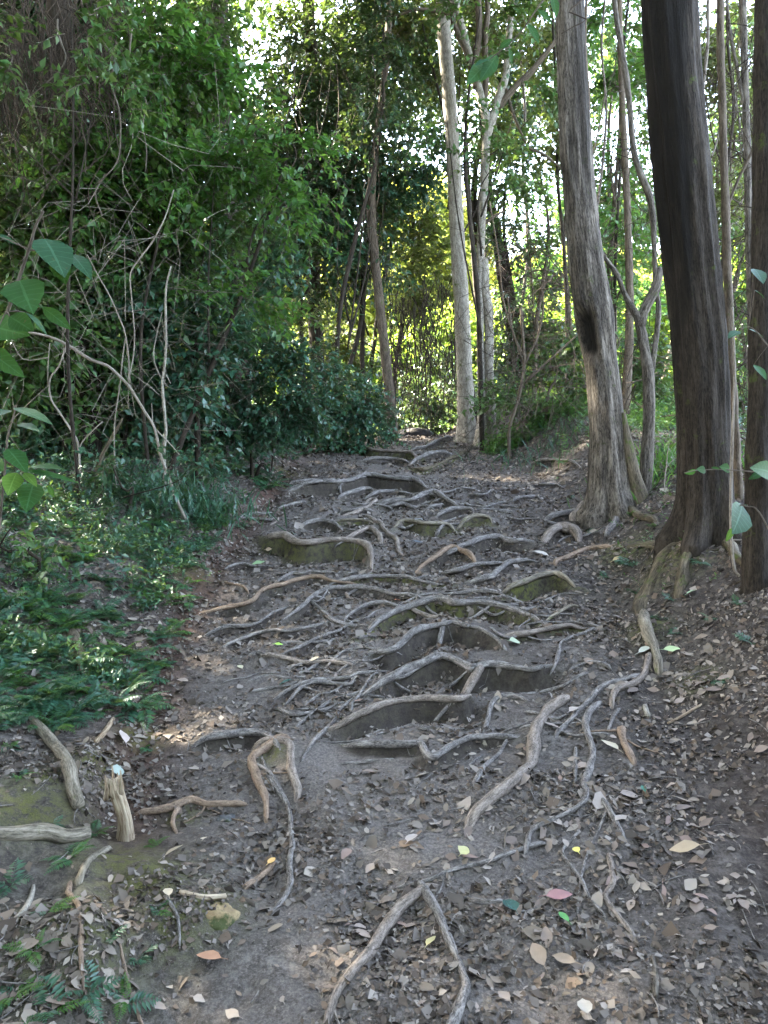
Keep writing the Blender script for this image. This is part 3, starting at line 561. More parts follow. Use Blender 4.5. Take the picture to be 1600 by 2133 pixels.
def foliage(root, blobs, mat, leaf, dens, rg, m=11, lod=0, L=None, droop=.35, name='crown', twig=True, tmat=None, asp=.48):
    """blobs: (centre, (rx,ry,rz)) world"""
    O, D = [], []
    for c, rad in blobs:
        n = int(max(6, DENS * dens * math.pi * (rad[0] * rad[2]) ** .5 * max(rad[0], rad[2], .2)))
        p, d = blob_pts(np.array(c), np.array(rad), n, rg); O.append(p); D.append(d)
    O = np.vstack(O); D = nz(np.vstack(D) + rg.normal(size=(len(O), 3)) * .8 + [0, 0, -.15])
    LL = (L or leaf * 4.2) * rg.uniform(.6, 1.3, len(O))
    (lv, lf), (tv, tf) = sprays(O, D, LL, m, leaf, rg, lod, asp, droop, twig_r=.0028 + leaf * .012)
    part(name, lv, lf, mat, root, smooth=False)
    if twig:
        part('twigs', tv, tf, tmat or M['twig'], root, {'tc': ('FLOAT_VECTOR', tv)})
def poly_tube(P, r, n=8, rough=.08, seed=0, ds=.06, **k):
    P = np.asarray(P, float); ln = np.linalg.norm(np.diff(P, axis=0), axis=1).sum(); N = int(np.clip(ln / ds, 6, 220))
    q = spline(np.column_stack([P, r]), N); return tube(q[:, :3], np.abs(q[:, 3]), n, rough, seed, **k)
def pix_line(L, Y):
    """[(px,py,wpx[,Y])] -> points, radii in the upright plane at distance Y"""
    P, r = [], []
    for a in L:
        yy = a[3] if len(a) > 3 else Y; P.append(at(a[0], a[1], yy)); r.append(a[2] / 2 * yy / F)
    return np.array(P), np.array(r)
def branch(root, L, Y, mat, seed=0, name='branch', n=6, rough=.15, ds=.05):
    P, r = pix_line(L, Y); v, f, tcc = poly_tube(P, r, n, rough, seed, ds); return part(name, v, f, mat, root, {'tc': ('FLOAT_VECTOR', tcc)})

# ---------------------------------------------------------------- the big trunks on the right
def ridges(k, amp, seed=0):
    return lambda A, L: 1 + amp * (1 - np.abs(np.sin(A * k / 2 + .5 * vnoise(A * 0 + seed, L * 2.2, seed) * 2))) - amp * .4 + amp * .8 * vnoise(np.cos(A) * 6 + 11, L * 1.6 + np.sin(A) * 6, seed)
def big_trunk(name, label, base_px, trace, Yb, mat, up_to, n=56, lobes=None, flare=.5, fl_h=.22, stain_shade=None, group='large trunks right of the trail', seed=0, notch=None, crown=None):
    P, r = pix_line(trace, Yb); r = r * (1.0 if seed == 5 else .86 if seed == 3 else .76)
    b = P[-1].copy(); g = float(HZ(b[0], b[1])); 
    # foot on the ground at the traced base
    P = np.vstack([P, [b[0], b[1], g - .15]]); r = np.append(r, r[-1] * 1.04)
    top = P[0]; dirn = nz(P[0] - P[1]); k = (up_to - top[2]) / max(dirn[2], .5)
    P = np.vstack([top + dirn * k, top + dirn * k * .6, top + dirn * .9, P]); r = np.concatenate([[r[0] * .55, r[0] * .8, r[0] * .98], r])
    P, r = P[::-1], r[::-1]
    q = spline(np.column_stack([P, r]), 190); 
    t0 = np.cumsum(np.r_[0, np.linalg.norm(np.diff(q[:, :3], axis=0), axis=1)])
    def lf(A, L):
        h = np.clip(L - .15, 0, 99); m = lobes(A, L) if lobes is not None else 1
        fl = flare * np.exp(-h / fl_h) * (.55 + .45 * np.cos(A * 5 + seed) + .3 * vnoise(np.cos(A) * 3, np.sin(A) * 3, seed))
        return m * (1 + fl)
    root = empty(name, (b[0], b[1], g), label, 'tree', group)
    v, f, tcc = tube(q[:, :3], q[:, 3], n, .045, seed, lf)
    kx = None
    if notch is not None:
        zc, hh, dep = notch
        ax = np.array([np.interp(v[:, 2], q[:, 2], q[:, 0]), np.interp(v[:, 2], q[:, 2], q[:, 1])]).T; rd = v[:, :2] - ax
        dot = (nz(rd) * nz(np.array([-.84, -.54]))).sum(1); wob = .06 * vnoise(v[:, 0] * 30, v[:, 2] * 9, 5)
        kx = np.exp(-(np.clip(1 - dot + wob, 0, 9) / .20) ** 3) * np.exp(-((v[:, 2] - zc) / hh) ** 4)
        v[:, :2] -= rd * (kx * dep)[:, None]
    st = np.zeros(len(v)) if stain_shade is None else stain_shade(v)
    if kx is not None: st = np.maximum(st, np.clip(kx * 1.4, 0, 1))  # shade inside the hollow painted dark along with the stains
    me_at = {'tc': ('FLOAT_VECTOR', tcc), 'stain_shade': ('FLOAT', st)}
    part('trunk', v, f, mat, root, me_at)
    if crown: crown(root, q[-1, :3])
    return root
def canopy(seed, mat, n=7, leaf=.16, spread=2.4, dens=85):
    def fn(root, top):
        rg = np.random.default_rng(seed); bl = []
        for i in range(n):
            c = top + np.array([rg.uniform(-1, 1) * spread, rg.uniform(-1, 1) * spread, rg.uniform(-.6, 1.2)])
            bl.append((c, (1.9, 1.9, .9)))
            acc_v, acc_f, acc_t = poly_tube([top - [0, 0, 1.6], (top + c) / 2 + [0, 0, .1], c], [.05, .035, .015], 6, .15, seed + i)
            part('branch', acc_v, acc_f, M['bark_brown'], root, {'tc': ('FLOAT_VECTOR', acc_t)})
        foliage(root, bl, M[mat], leaf, dens, rg, m=10, twig=False)
    return fn
def stA(v):
    # charred streak down the upper face turned to the trail
    u = (v[:, 0] - np.interp(v[:, 2], [1.0, 4.2], [2.02, 1.72])) / .2
    lo = np.interp(u, [-1, -.6, -.2, .2, .6, 1], [3.1, 2.4, 1.75, 2.0, 3.0, 4.0]) + .45 * vnoise(v[:, 0] * 22, v[:, 2] * 1.2, 4)
    up = sm((v[:, 2] - lo) / .6); fr = sm((.78 + .16 * vnoise(v[:, 2] * 3, v[:, 0] * 0, 8) - np.abs(u + .05)) / .34)
    streak = .5 * sm(vnoise(v[:, 0] * 26 + v[:, 1] * 9, v[:, 2] * .8, 6) * 2.2 - .3)
    return np.clip(np.maximum(up * fr, streak * .8), 0, 1)
lobA = lambda A, L: ridges(12, .075, 3)(A, L) * (1 - .17 * np.exp(-(((A - 5.02 + .04 * np.sin(L * 2)) + np.pi) % (2 * np.pi) - np.pi) ** 2 / .028) * sm((3.6 - L) / 1.5))* (1 - .10 * np.exp(-(((A - 4.35) + np.pi) % (2 * np.pi) - np.pi) ** 2 / .02) * sm((1.0 - L) / .6))
big_trunk('big_dark_tree', 'massive dark furrowed trunk with a charred black streak standing right of the trail', None,
    [(1390, -40, 116), (1394, 50, 117), (1405, 200, 120), (1430, 450, 124), (1455, 700, 122), (1465, 900, 120), (1468, 1040, 126), (1464, 1125, 134)], 5.12, M['bark_dark'], 9.5, lobes=lobA, flare=.85, fl_h=.15, stain_shade=stA, seed=3, crown=canopy(31, 'leaf_dark', 3))
nc = at(1209, 706, 6.52)
def stB(v):
    dk = np.exp(-(np.linalg.norm((v - nc) * [1.3, .8, .5], axis=1) / .12) ** 4)  # shade of the hollow painted as a dark spot
    s2 = .75 * sm(vnoise(v[:, 0] * 20 + v[:, 1] * 9, v[:, 2] * .9, 16) * 2.4 - .45) * sm((v[:, 2] - 3.0) / .8)
    s3 = .5 * sm(vnoise(v[:, 0] * 24 + v[:, 1] * 11, v[:, 2] * 1.1, 26) * 2.4 - .2)
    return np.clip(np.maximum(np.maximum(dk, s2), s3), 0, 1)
big_trunk('hollow_grey_tree', 'weathered grey brown trunk with a dark hollow and a kink at mid height', None,
    [(1184, -40, 54), (1187, 60, 55), (1193, 200, 58), (1204, 380, 62), (1221, 540, 68), (1232, 620, 76), (1239, 665, 80), (1250, 740, 68), (1258, 800, 66), (1266, 900, 72), (1269, 1000, 84), (1272, 1062, 104)], 6.62, M['bark_mid'], 10.5, lobes=ridges(9, .07, 5), flare=.45, fl_h=.12, stain_shade=stB, seed=5, notch=(2.36, .19, .62), crown=canopy(32, 'leaf_mid', 4))
br = [o for o in C.objects if o.name == 'hollow_grey_tree'][0]
branch(br, [(1298, 860, 10, 6.5), (1308, 930, 24, 6.5), (1322, 1000, 36, 6.5), (1334, 1050, 46, 6.5), (1338, 1075, 50, 6.5)], 6.5, M['bark_mossy'], 8, 'buttress', 10)
big_trunk('straight_pale_tree', 'straight pale grey trunk leaning slightly left at the end of the trail', None,
    [(921, -40, 36), (925, 60, 36), (935, 200, 34), (945, 340, 36), (953, 500, 38), (962, 650, 40), (968, 800, 44), (972, 880, 50), (974, 915, 56)], 11.4, M['bark_pale'], 12, n=28, lobes=ridges(5, .04, 7), flare=.4, fl_h=.2, stain_shade=None, seed=7, group='pale trunks at the end of the trail', crown=canopy(33, 'leaf_mid', 6))
T4 = big_trunk('forked_pale_tree', 'slender whitish double trunk forking high up beside the straight pale trunk', None,
    [(985, 140, 18), (1004, 210, 22), (1013, 260, 22), (1010, 350, 22), (1003, 480, 21), (1000, 600, 21), (1001, 720, 21), (1004, 850, 23), (1004, 925, 34)], 10.9, M['bark_pale'], 9.5, n=24, lobes=ridges(4, .04, 9), flare=.5, fl_h=.2, seed=9, group='pale trunks at the end of the trail', crown=canopy(34, 'leaf_mid', 2))
for i, L in enumerate([
    [(1022, 925, 18), (1022, 840, 20), (1019, 760, 20), (1018, 660, 22), (1010, 600, 20), (1007, 540, 18)],
    [(1012, 290, 18), (1035, 215, 17), (1055, 150, 15), (1062, 60, 13), (1080, -40, 12)],
    [(1036, 225, 14), (1070, 185, 14), (1110, 145, 12), (1152, 92, 10), (1180, 60, 9)],
    [(985, 145, 15), (968, 100, 13), (948, 55, 12), (938, 10, 11), (930, -40, 10)],
    [(992, 185, 14), (990, 120, 15), (998, 60, 13), (994, -40, 12)],
    [(1008, 250, 12), (1012, 180, 11), (1010, 90, 11), (1016, 20, 10), (1010, -40, 10)],
    [(940, 28, 9), (900, 22, 8), (865, 20, 7), (820, 35, 4)],
    [(1004, 470, 7), (1030, 450, 6), (1050, 440, 4)],
    [(1055, 185, 7), (1070, 240, 6), (1100, 305, 5), (1130, 320, 5), (1168, 350, 4)]]):
    branch(T4, L, 10.9, M['bark_pale'] if i < 2 else M['bark_brown'], 20 + i, n=8)
big_trunk('leaning_brown_tree', 'thin brown trunk bowed to the left on the left side of the trail end', None,
    [(815, -40, 16), (805, 120, 17), (792, 230, 18), (779, 330, 20), (774, 430, 22), (781, 540, 24), (792, 640, 25), (803, 740, 27), (812, 830, 28), (816, 900, 34)], 11.5, M['bark_brown'], 11, n=24, flare=.3, seed=11, group=None, crown=canopy(35, 'leaf_dark', 6))

# thin trees and saplings: label, [(trunk trace)], Y, mat, other stems
def slim(label, tr, Y, mat, stems=(), seed=0, up=None, name='slender_tree', group='slender trees in the understorey', crown=None, foot=True):
    if name == 'bare_sapling': tr = [(a[0], a[1], a[2] * .6) for a in tr]; stems = [[(a[0], a[1], a[2] * .5) for a in s_] for s_ in stems]
    if Y is None: Y = hit(tr[-1][0], tr[-1][1])[1]
    P, r = pix_line(tr, Y)
    if foot: g = float(HZ(P[-1][0], P[-1][1])); P = np.vstack([P, [P[-1][0], P[-1][1], g - .08]]); r = np.append(r, r[-1] * 1.1)
    if up:
        d = nz(P[0] - P[1]); d = nz(d + [0, 0, .5]); P = np.vstack([P[0] + d * up, P]); r = np.r_[r[0] * .5, r]
    root = empty(name, tuple(P[-1]), label, 'tree', group)
    v, f, tcc = poly_tube(P[::-1], r[::-1], 12, .12, seed, .06); part('trunk', v, f, mat, root, {'tc': ('FLOAT_VECTOR', tcc)})
    for i, s in enumerate(stems): branch(root, s, Y, mat, seed + i + 1)
    if crown: crown(root, P[0])
    return root
slim('pale crooked sapling with a bend between the hollow trunk and the dark trunk', [(1325, 650, 15), (1338, 700, 21), (1350, 780, 23), (1352, 860, 24), (1348, 950, 26), (1346, 1025, 28)], 6.6, M['bark_mid'],
     [[(1325, 655, 15), (1300, 610, 11), (1285, 570, 10), (1262, 540, 9), (1248, 510, 9), (1243, 440, 8), (1236, 380, 7)], [(1332, 680, 22), (1345, 640, 20), (1366, 600, 20), (1374, 560, 18)],
      [(1353, 800, 13), (1362, 740, 12), (1372, 650, 11), (1366, 600, 10), (1363, 520, 10), (1356, 420, 14), (1330, 350, 13), (1318, 300, 12), (1310, 200, 12), (1298, 120, 11), (1283, 30, 10), (1278, -40, 10)]], 41)
slim('broad grey brown trunk cut by the right edge of the photo', [(1596, -40, 40), (1594, 200, 42), (1590, 450, 44), (1584, 700, 44), (1580, 900, 46), (1576, 1080, 50), (1574, 1215, 60)], 4.3, M['bark_dark'], [], 45, up=4, name='edge_tree', group=None)
slim('thin straight dark pole just right of the big dark trunk', [(1500, -40, 14), (1504, 200, 15), (1512, 450, 16), (1520, 700, 17), (1532, 900, 17), (1540, 1045, 18)], 5.8, M['bark_brown'], [[(1512, 440, 7), (1535, 380, 6), (1560, 330, 6), (1590, 260, 5)]], 47, up=3)
slim('thin pole near the right edge rising beside the edge trunk', [(1548, -40, 13), (1552, 160, 14), (1557, 330, 14), (1562, 560, 15), (1566, 800, 15), (1560, 1000, 16)], 6.4, M['bark_mid'], [[(1554, 240, 8), (1535, 140, 7), (1520, 60, 6), (1512, -40, 5)]], 49, up=3)
slim('dark crooked trunk behind the forked pale trunk', [(1012, 330, 18), (1022, 420, 20), (1036, 500, 24), (1052, 590, 27), (1066, 690, 28), (1078, 800, 28), (1082, 880, 30)], 13.5, M['bark_black'], [[(1000, 300, 12), (990, 360, 12), (988, 420, 14), (996, 520, 14), (1000, 600, 13)]], 51, up=4, crown=canopy(36, 'leaf_dark', 2))
slim('slim dark trunk in the bright foliage behind the hollow trunk', [(1290, -40, 10), (1296, 200, 12), (1306, 420, 14), (1312, 640, 16), (1306, 800, 18), (1300, 900, 18)], 9.5, M['bark_brown'], [], 53, up=3)
slim('thin forked pale shrub stem near the middle right', [(1085, 640, 5), (1090, 720, 7), (1092, 760, 6), (1080, 830, 7), (1062, 890, 7)], 9.6, M['bark_brown'],
     [[(1092, 760, 6), (1120, 700, 5), (1132, 640, 4), (1128, 600, 3)], [(1090, 740, 5), (1068, 690, 4), (1058, 620, 3)], [(1100, 790, 5), (1150, 745, 4), (1200, 700, 3)], [(1092, 760, 4), (1052, 640, 3), (1040, 540, 3), (1020, 420, 3)]], 55, name='bare_shrub', group=None)
slim('dark trunk wrapped in foliage on the left of the trail', [(452, -40, 40), (455, 150, 44), (460, 330, 50), (475, 520, 54), (488, 650, 60), (492, 760, 66), (490, 850, 74)], 9.6, M['bark_black'], [[(480, 600, 20), (520, 540, 16), (560, 470, 12), (600, 430, 8)]], 57, up=4, crown=canopy(37, 'leaf_dark', 7), group='trunks buried in the left foliage')
slim('narrow black trunk in a gap of the upper left foliage', [(382, -40, 14), (392, 60, 14), (402, 150, 14), (396, 260, 14), (392, 420, 16), (400, 640, 18), (410, 880, 20)], 9.0, M['bark_black'], [[(402, 150, 8), (430, 110, 7), (450, 40, 6)]], 59, up=3, group='trunks buried in the left foliage')
slim('brown trunk hung with dead vines at the upper left corner', [(118, -40, 44), (128, 120, 46), (140, 300, 48), (165, 520, 52), (178, 760, 56), (180, 900, 60)], 7.2, M['bark_black'], [[(130, 130, 18), (180, 110, 14), (240, 60, 12), (300, 20, 10)], [(134, 200, 14), (70, 120, 12), (20, 60, 10)]], 61, up=4, crown=canopy(38, 'leaf_dark', 8), group='trunks buried in the left foliage')
slim('dark trunk low in the shade left of the leaning brown trunk', [(640, -40, 22), (652, 200, 24), (650, 430, 26), (655, 640, 28), (668, 860, 32)], 13.0, M['bark_black'], [], 63, up=4, crown=canopy(39, 'leaf_dark', 2), group='trunks buried in the left foliage')

for i, (x, w_, y_) in enumerate([(1232, 9, 8.8), (1268, 7, 10), (1322, 8, 11), (1375, 8, 9), (1480, 10, 8), (1525, 8, 9.5), (1538, 7, 11), (1585, 9, 8.5), (1130, 8, 12), (1165, 9, 12.5), (1095, 8, 14)]):
    rg = np.random.default_rng(60 + i); dx = np.cumsum(rg.normal(size=8) * 9)
    slim('slim pole like sapling in the bright foliage behind the big trunks', [(x + dx[k], -40 + k * 135, w_ * (.6 + .05 * k)) for k in range(8)], y_, M[['bark_brown', 'bark_mid', 'bark_black'][i % 3]], [[(x + dx[3], 365, w_ * .5), (x + dx[3] + 25 * (-1) ** i, 300, w_ * .4), (x + dx[3] + 45 * (-1) ** i, 200, w_ * .3)]], 160 + i, up=2, group='slim saplings behind the big trunks')
# pale leafless stems at the left (traced)
slim('pale bare sapling arching left over the ferns', [(55, 690, 8), (110, 704, 9), (150, 724, 11), (190, 750, 11), (224, 762, 10), (250, 785, 10), (270, 806, 9), (300, 855, 9), (322, 892, 9), (335, 950, 10), (352, 995, 10), (370, 1045, 11), (386, 1082, 13)], 6.2, M['vine_pale'],
     [[(326, 896, 6), (348, 918, 5), (372, 945, 4), (388, 968, 3)], [(268, 800, 7), (269, 760, 7), (262, 700, 6), (248, 660, 6), (228, 615, 5), (205, 575, 4), (182, 530, 3)], [(268, 790, 5), (278, 740, 5), (280, 690, 5), (274, 620, 5), (272, 570, 5), (290, 540, 6), (320, 500, 6), (345, 450, 5), (362, 395, 4)],
      [(318, 885, 4), (317, 860, 3), (316, 840, 2)], [(240, 780, 3), (222, 800, 2)]], 71, name='bare_sapling', group='bare saplings on the left bank', foot=False)
slim('upright speckled bare stem behind the arching sapling', [(356, 555, 5), (346, 600, 7), (345, 660, 8), (346, 720, 8), (342, 770, 9), (338, 800, 9), (342, 850, 10), (346, 900, 10), (342, 945, 10)], 6.6, M['bark_pale'],
     [[(343, 800, 7), (325, 765, 6), (320, 735, 5), (328, 690, 4), (338, 650, 3)], [(346, 780, 4), (356, 800, 3)]], 73, name='bare_sapling', group='bare saplings on the left bank')
slim('small v shaped bare stems left of the arching sapling', [(144, 625, 2), (142, 700, 4), (124, 760, 6), (104, 790, 5), (106, 830, 6), (125, 860, 6), (150, 900, 7), (164, 934, 7)], 6.1, M['vine_pale'],
     [[(158, 948, 6), (172, 920, 6), (190, 900, 6), (214, 878, 5)], [(100, 800, 5), (100, 760, 4), (104, 715, 3)], [(20, 700, 3), (48, 748, 4), (100, 745, 5)], [(104, 800, 3), (60, 840, 3), (20, 880, 3)]], 75, name='bare_sapling', group='bare saplings on the left bank')
slim('short mossy pale stick standing in the left ferns', [(256, 870, 3), (240, 900, 7), (212, 950, 8), (200, 990, 9)], None, M['bark_mossy'], [], 77, name='broken_stick', group=None)
slim('thin upright stem with a kink in the left undergrowth', [(262, 700, 4), (256, 740, 4), (250, 800, 4), (238, 900, 4)], 6.4, M['vine_pale'], [], 78, name='bare_sapling', group='bare saplings on the left bank')
slim('long pale vine stem hanging in front of the big dark trunk', [(1526, 640, 4), (1530, 760, 5), (1528, 850, 5), (1524, 960, 6), (1522, 1060, 6), (1524, 1130, 6), (1530, 1185, 6), (1540, 1200, 5)], 4.5, M['vine_pale'], [[(1524, 1125, 3), (1560, 1124, 3), (1600, 1126, 2)]], 79, name='climbing_vine', group=None)
slim('thin looping bare stem between the two big trunks', [(1392, 930, 3), (1388, 970, 4), (1384, 1005, 4), (1386, 1025, 4)], None, M['vine_pale'], [[(1388, 975, 3), (1400, 960, 3), (1415, 950, 2)]], 80, name='bare_sapling', group=None)

# ---------------------------------------------------------------- stump, logs, rock, hole
def on(px_, py_, off=0.0):
    d = ray(px_, py_); ys = np.geomspace(1.4, 30, 1500); X = d[0] * ys / d[1]; Z = CAM_H + d[2] * ys / d[1]; g = HZ(X, ys) + off
    i = int(np.argmax(Z < g)); 
    if Z[i] >= g[i]: return hit(px_, py_, off)
    return np.array([X[i], ys[i], g[i]])
b = on(262, 1748); tp = at(238, 1632, b[1] - .02)
P = np.array([b - [0, 0, .1], b, b * .6 + tp * .4 + [.012, 0, 0], tp]); rr = np.array([26, 19, 14, 15]) / F * b[1]
root = empty('broken_stump', tuple(b), 'short splintered dead stump standing upright at the lower left', 'stump')
q = spline(np.column_stack([P, rr]), 50)
def jag(v, A, L):
    e = sm((L - L[-1, 0] + .05) / .05); z = .035 * np.sin(A * 3 + 1) * .5 + .03 * vnoise(A * 2.2, A * 0, 3)
    v[..., 2] += e * z * 1.6; return v
v, f, tcc = tube(q[:, :3], q[:, 3], 28, .08, 4, ridges(9, .12, 4), vfun=jag); part('trunk', v, f, M['wood_split'], root, {'tc': ('FLOAT_VECTOR', tcc)})
for i, (dx, h) in enumerate(((-.03, .05), (.0, .035), (.03, .06), (.012, .045), (-.015, .07))):
    p0 = tp + [dx * .8, .01 * (i - 2), -.05]; v, f, tcc = tube(np.array([p0, p0 + [.004, 0, .04], p0 + [.0, 0, .04 + h]]), np.array([.010, .008, .002]), 5, .3, i); part('splinter', v, f, M['wood_split'], root, {'tc': ('FLOAT_VECTOR', tcc)})
def lying(name, label, tr, mat, seed, cat='branch', group=None, n=14, lift=.6, knob=0):
    L = px(tr) if isinstance(tr, str) else tr
    pts = []; ww = []
    for a in L: p = on(a[0], a[1]); pts.append(p); ww.append(a[2] / 2 / F * p[1])
    pts = np.array(pts); ww = np.array(ww); N = max(14, int(np.linalg.norm(np.diff(pts, axis=0), axis=1).sum() / .02))
    q = spline(np.column_stack([pts, ww]), N); z = HZ(q[:, 0], q[:, 1]); z = np.convolve(np.pad(z, 6, 'edge'), np.ones(13) / 13, 'valid'); q[:, 2] = z + q[:, 3] * lift
    v, f, tcc = tube(q[:, :3], np.abs(q[:, 3]), n, .10, seed)
    return solo(name, v, f, mat, q[N // 2, :3], label, cat, group, {'tc': ('FLOAT_VECTOR', tcc)})
lying('fallen_branch', 'pale mossy branch lying bent on the left bank above the splintered stump', [(62, 1498, 18), (92, 1535, 22), (122, 1568, 26), (142, 1600, 30), (152, 1645, 30), (164, 1690, 26)], M['root_mossy'], 3)
lying('fallen_log', 'thick pale log poking in from the left edge of the photo', [(-60, 1742, 34), (20, 1745, 34), (90, 1746, 34), (140, 1750, 34), (182, 1752, 32)], M['root_mossy'], 4, 'log')
lying('fallen_stick', 'curved pale stick lying below the thick pale log', [(28, 1925, 16), (52, 1898, 14), (66, 1870, 12), (70, 1850, 8)], M['bark_pale'], 5, 'stick')
lying('fallen_stick', 'straight grey stick lying in the litter at the lower right', [(1360, 2000, 10), (1366, 2050, 14), (1364, 2080, 12)], M['bark_mid'], 6, 'stick')
lying('fallen_stick', 'yellowish flat stick beside the mossy stone', [(375, 1862, 12), (420, 1870, 14), (470, 1876, 12)], M['wood_split'], 7, 'stick')
lying('fallen_stick', 'short cut stick lying on the right bank litter', [(1343, 1475, 12), (1350, 1495, 12)], M['bark_pale'], 8, 'stick')
lying('fallen_branch', 'mossy yellowish branch standing out of the left ferns', [(150, 1320, 24), (158, 1360, 30), (166, 1390, 26), (175, 1420, 16)], M['bark_mossy'], 9)
lying('fallen_stick', 'pale thin stick lying over the left edge litter', [(200, 1548, 10), (218, 1530, 12), (236, 1500, 9)], M['wood_split'], 10, 'stick')
lying('fallen_stick', 'long bare twig lying on the right bank', [(1392, 1510, 5), (1430, 1490, 6), (1465, 1464, 5)], M['wood_split'], 11, 'stick')
def rock(label, c, rad, seed, mat, name='rock'):
    a = np.linspace(0, 2 * np.pi, 28, endpoint=False); b_ = np.linspace(-1.5, 1.5, 18); A, B = np.meshgrid(a, b_)
    d = np.stack([np.cos(B) * np.cos(A), np.cos(B) * np.sin(A), np.sin(B)], -1)
    m_ = 1 + .16 * vnoise(d[..., 0] * 2.3 + d[..., 2], d[..., 1] * 2.3 + d[..., 2] * 1.7, seed) + .05 * vnoise(d[..., 0] * 7, d[..., 1] * 7 + d[..., 2] * 6, seed)
    v = (np.sign(d) * np.abs(d) ** .75 * m_[..., None] * rad).reshape(-1, 3) + c
    id_ = np.arange(v.shape[0]).reshape(18, 28); j = np.roll(id_, -1, 1); f = np.stack([id_[:-1], j[:-1], j[1:], id_[1:]], -1).reshape(-1, 4)
    solo(name, v, [f, ], mat, c, label, 'rock')
def rockmat(name, a, b_, mossy):
    m, t, bs, o = newmat(name); tc = nd(t, 'ShaderNodeTexCoord').outputs['Object']; n = noise(t, tc, 22, 6, .7); n2 = noise(t, tc, 9, 5, .7)
    c = ramp(t, n, [(.35, a), (.65, b_)]); c = mix(t, ramp(t, n2, [(.55 - mossy * .2, (0, 0, 0)), (.65 - mossy * .2, (1, 1, 1))]), c, (.05, .06, .016))
    t.links.new(c, bs.inputs['Base Color']); bs.inputs['Roughness'].default_value = .9; bump(t, bs, n, .7, .01); return m
c = on(438, 1915); rock('tan stone half buried in moss at the lower left of the trail', c - [0, -.03, .03], (.08, .06, .04), 3, rockmat('tan_stone', (.16, .11, .055), (.34, .25, .13), .35))
c = on(870, 1085); rock('small grey stone in the soil of the upper trail', c, (.05, .04, .02), 5, rockmat('grey_stone', (.09, .09, .09), (.2, .2, .2), 0))
c = on(470, 1705); rock('dark grey stone lying right of the orange peeled root', c - [0, 0, .01], (.035, .03, .02), 7, rockmat('dark_stone', (.04, .04, .04), (.10, .10, .1), 0))
# mound beyond the crest, coloured near black to stand in for a shaded hollow
c = np.array(on(872, 912)); 
rock('dark soil mound standing in for the shaded hollow behind the crest of the trail', np.array([c[0] - .05, c[1] + .7, float(HZ(c[0], c[1] + .7)) - .12]), (.36, .3, .26), 11, plain('shaded_soil', (.02, .015, .012)), 'dark_hollow_mound')
DENS = 4.6
# ---------------------------------------------------------------- leafy trees and shrubs: (name, label, group, cat, Y, leaf mat, leaf m, density, [(px,py,rx,ry[,Y])], trunk)
def plant(name, label, group, cat, Y, lm, leaf, dens, blobs, seed, m=11, droop=.35, trunk=None, tm='bark_brown', dY=.55, lod=0, asp=.6, twig=True):
    rg = np.random.default_rng(seed); W = []
    for b_ in blobs:
        yy = b_[4] if len(b_) > 4 else Y; c = at(b_[0], b_[1], yy); rx, rz = b_[2] * yy / F, b_[3] * yy / F
        W.append((c, (rx * .95, max(.25, min(rx, rz)) * dY, rz * .95)))
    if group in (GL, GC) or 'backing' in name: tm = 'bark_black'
    fx = np.mean([w_[0][0] for w_ in W]) if trunk is None else at(trunk, 900, Y)[0]
    fy = np.mean([w_[0][1] for w_ in W]); fz = float(HZ(fx, fy)); base = np.array([fx, fy, fz])
    root = empty(name, tuple(base), label, cat, group)
    r0 = .006 + .0016 * Y if cat == 'shrub' else .012 + .0024 * Y
    top = max(W, key=lambda w_: w_[0][2])[0]
    P = [base - [0, 0, .1], base * .65 + top * .35 + rg.normal(size=3) * .08, base * .3 + top * .7 + rg.normal(size=3) * .1, top]
    v, f, tcc = poly_tube(P, [r0, r0 * .85, r0 * .6, r0 * .25], 8, .15, seed, .08); part('trunk' if cat == 'tree' else 'stem', v, f, M[tm], root, {'tc': ('FLOAT_VECTOR', tcc)})
    for i, (c, rad) in enumerate(W):
        if c is top: continue
        k = rg.uniform(.25, .7); s = np.array(P[0]) * (1 - k) + top * k
        if s[2] > c[2]: s[2] = max(fz, c[2] - .3)
        v, f, tcc = poly_tube([s, (s + c) / 2 + rg.normal(size=3) * .12, c], [r0 * .45, r0 * .3, r0 * .12], 6, .15, seed + i, .08); part('branch', v, f, M[tm], root, {'tc': ('FLOAT_VECTOR', tcc)})
    foliage(root, W, M[lm], leaf * 1.12, dens, rg, m, lod, droop=droop, twig=twig, asp=asp)
    return root
GL, GC, GR, GB = 'leafy trees and shrubs walling in the left side', 'dark leafy trees over the end of the trail', 'airy trees behind the right hand trunks', 'sunlit trees far beyond the trail'
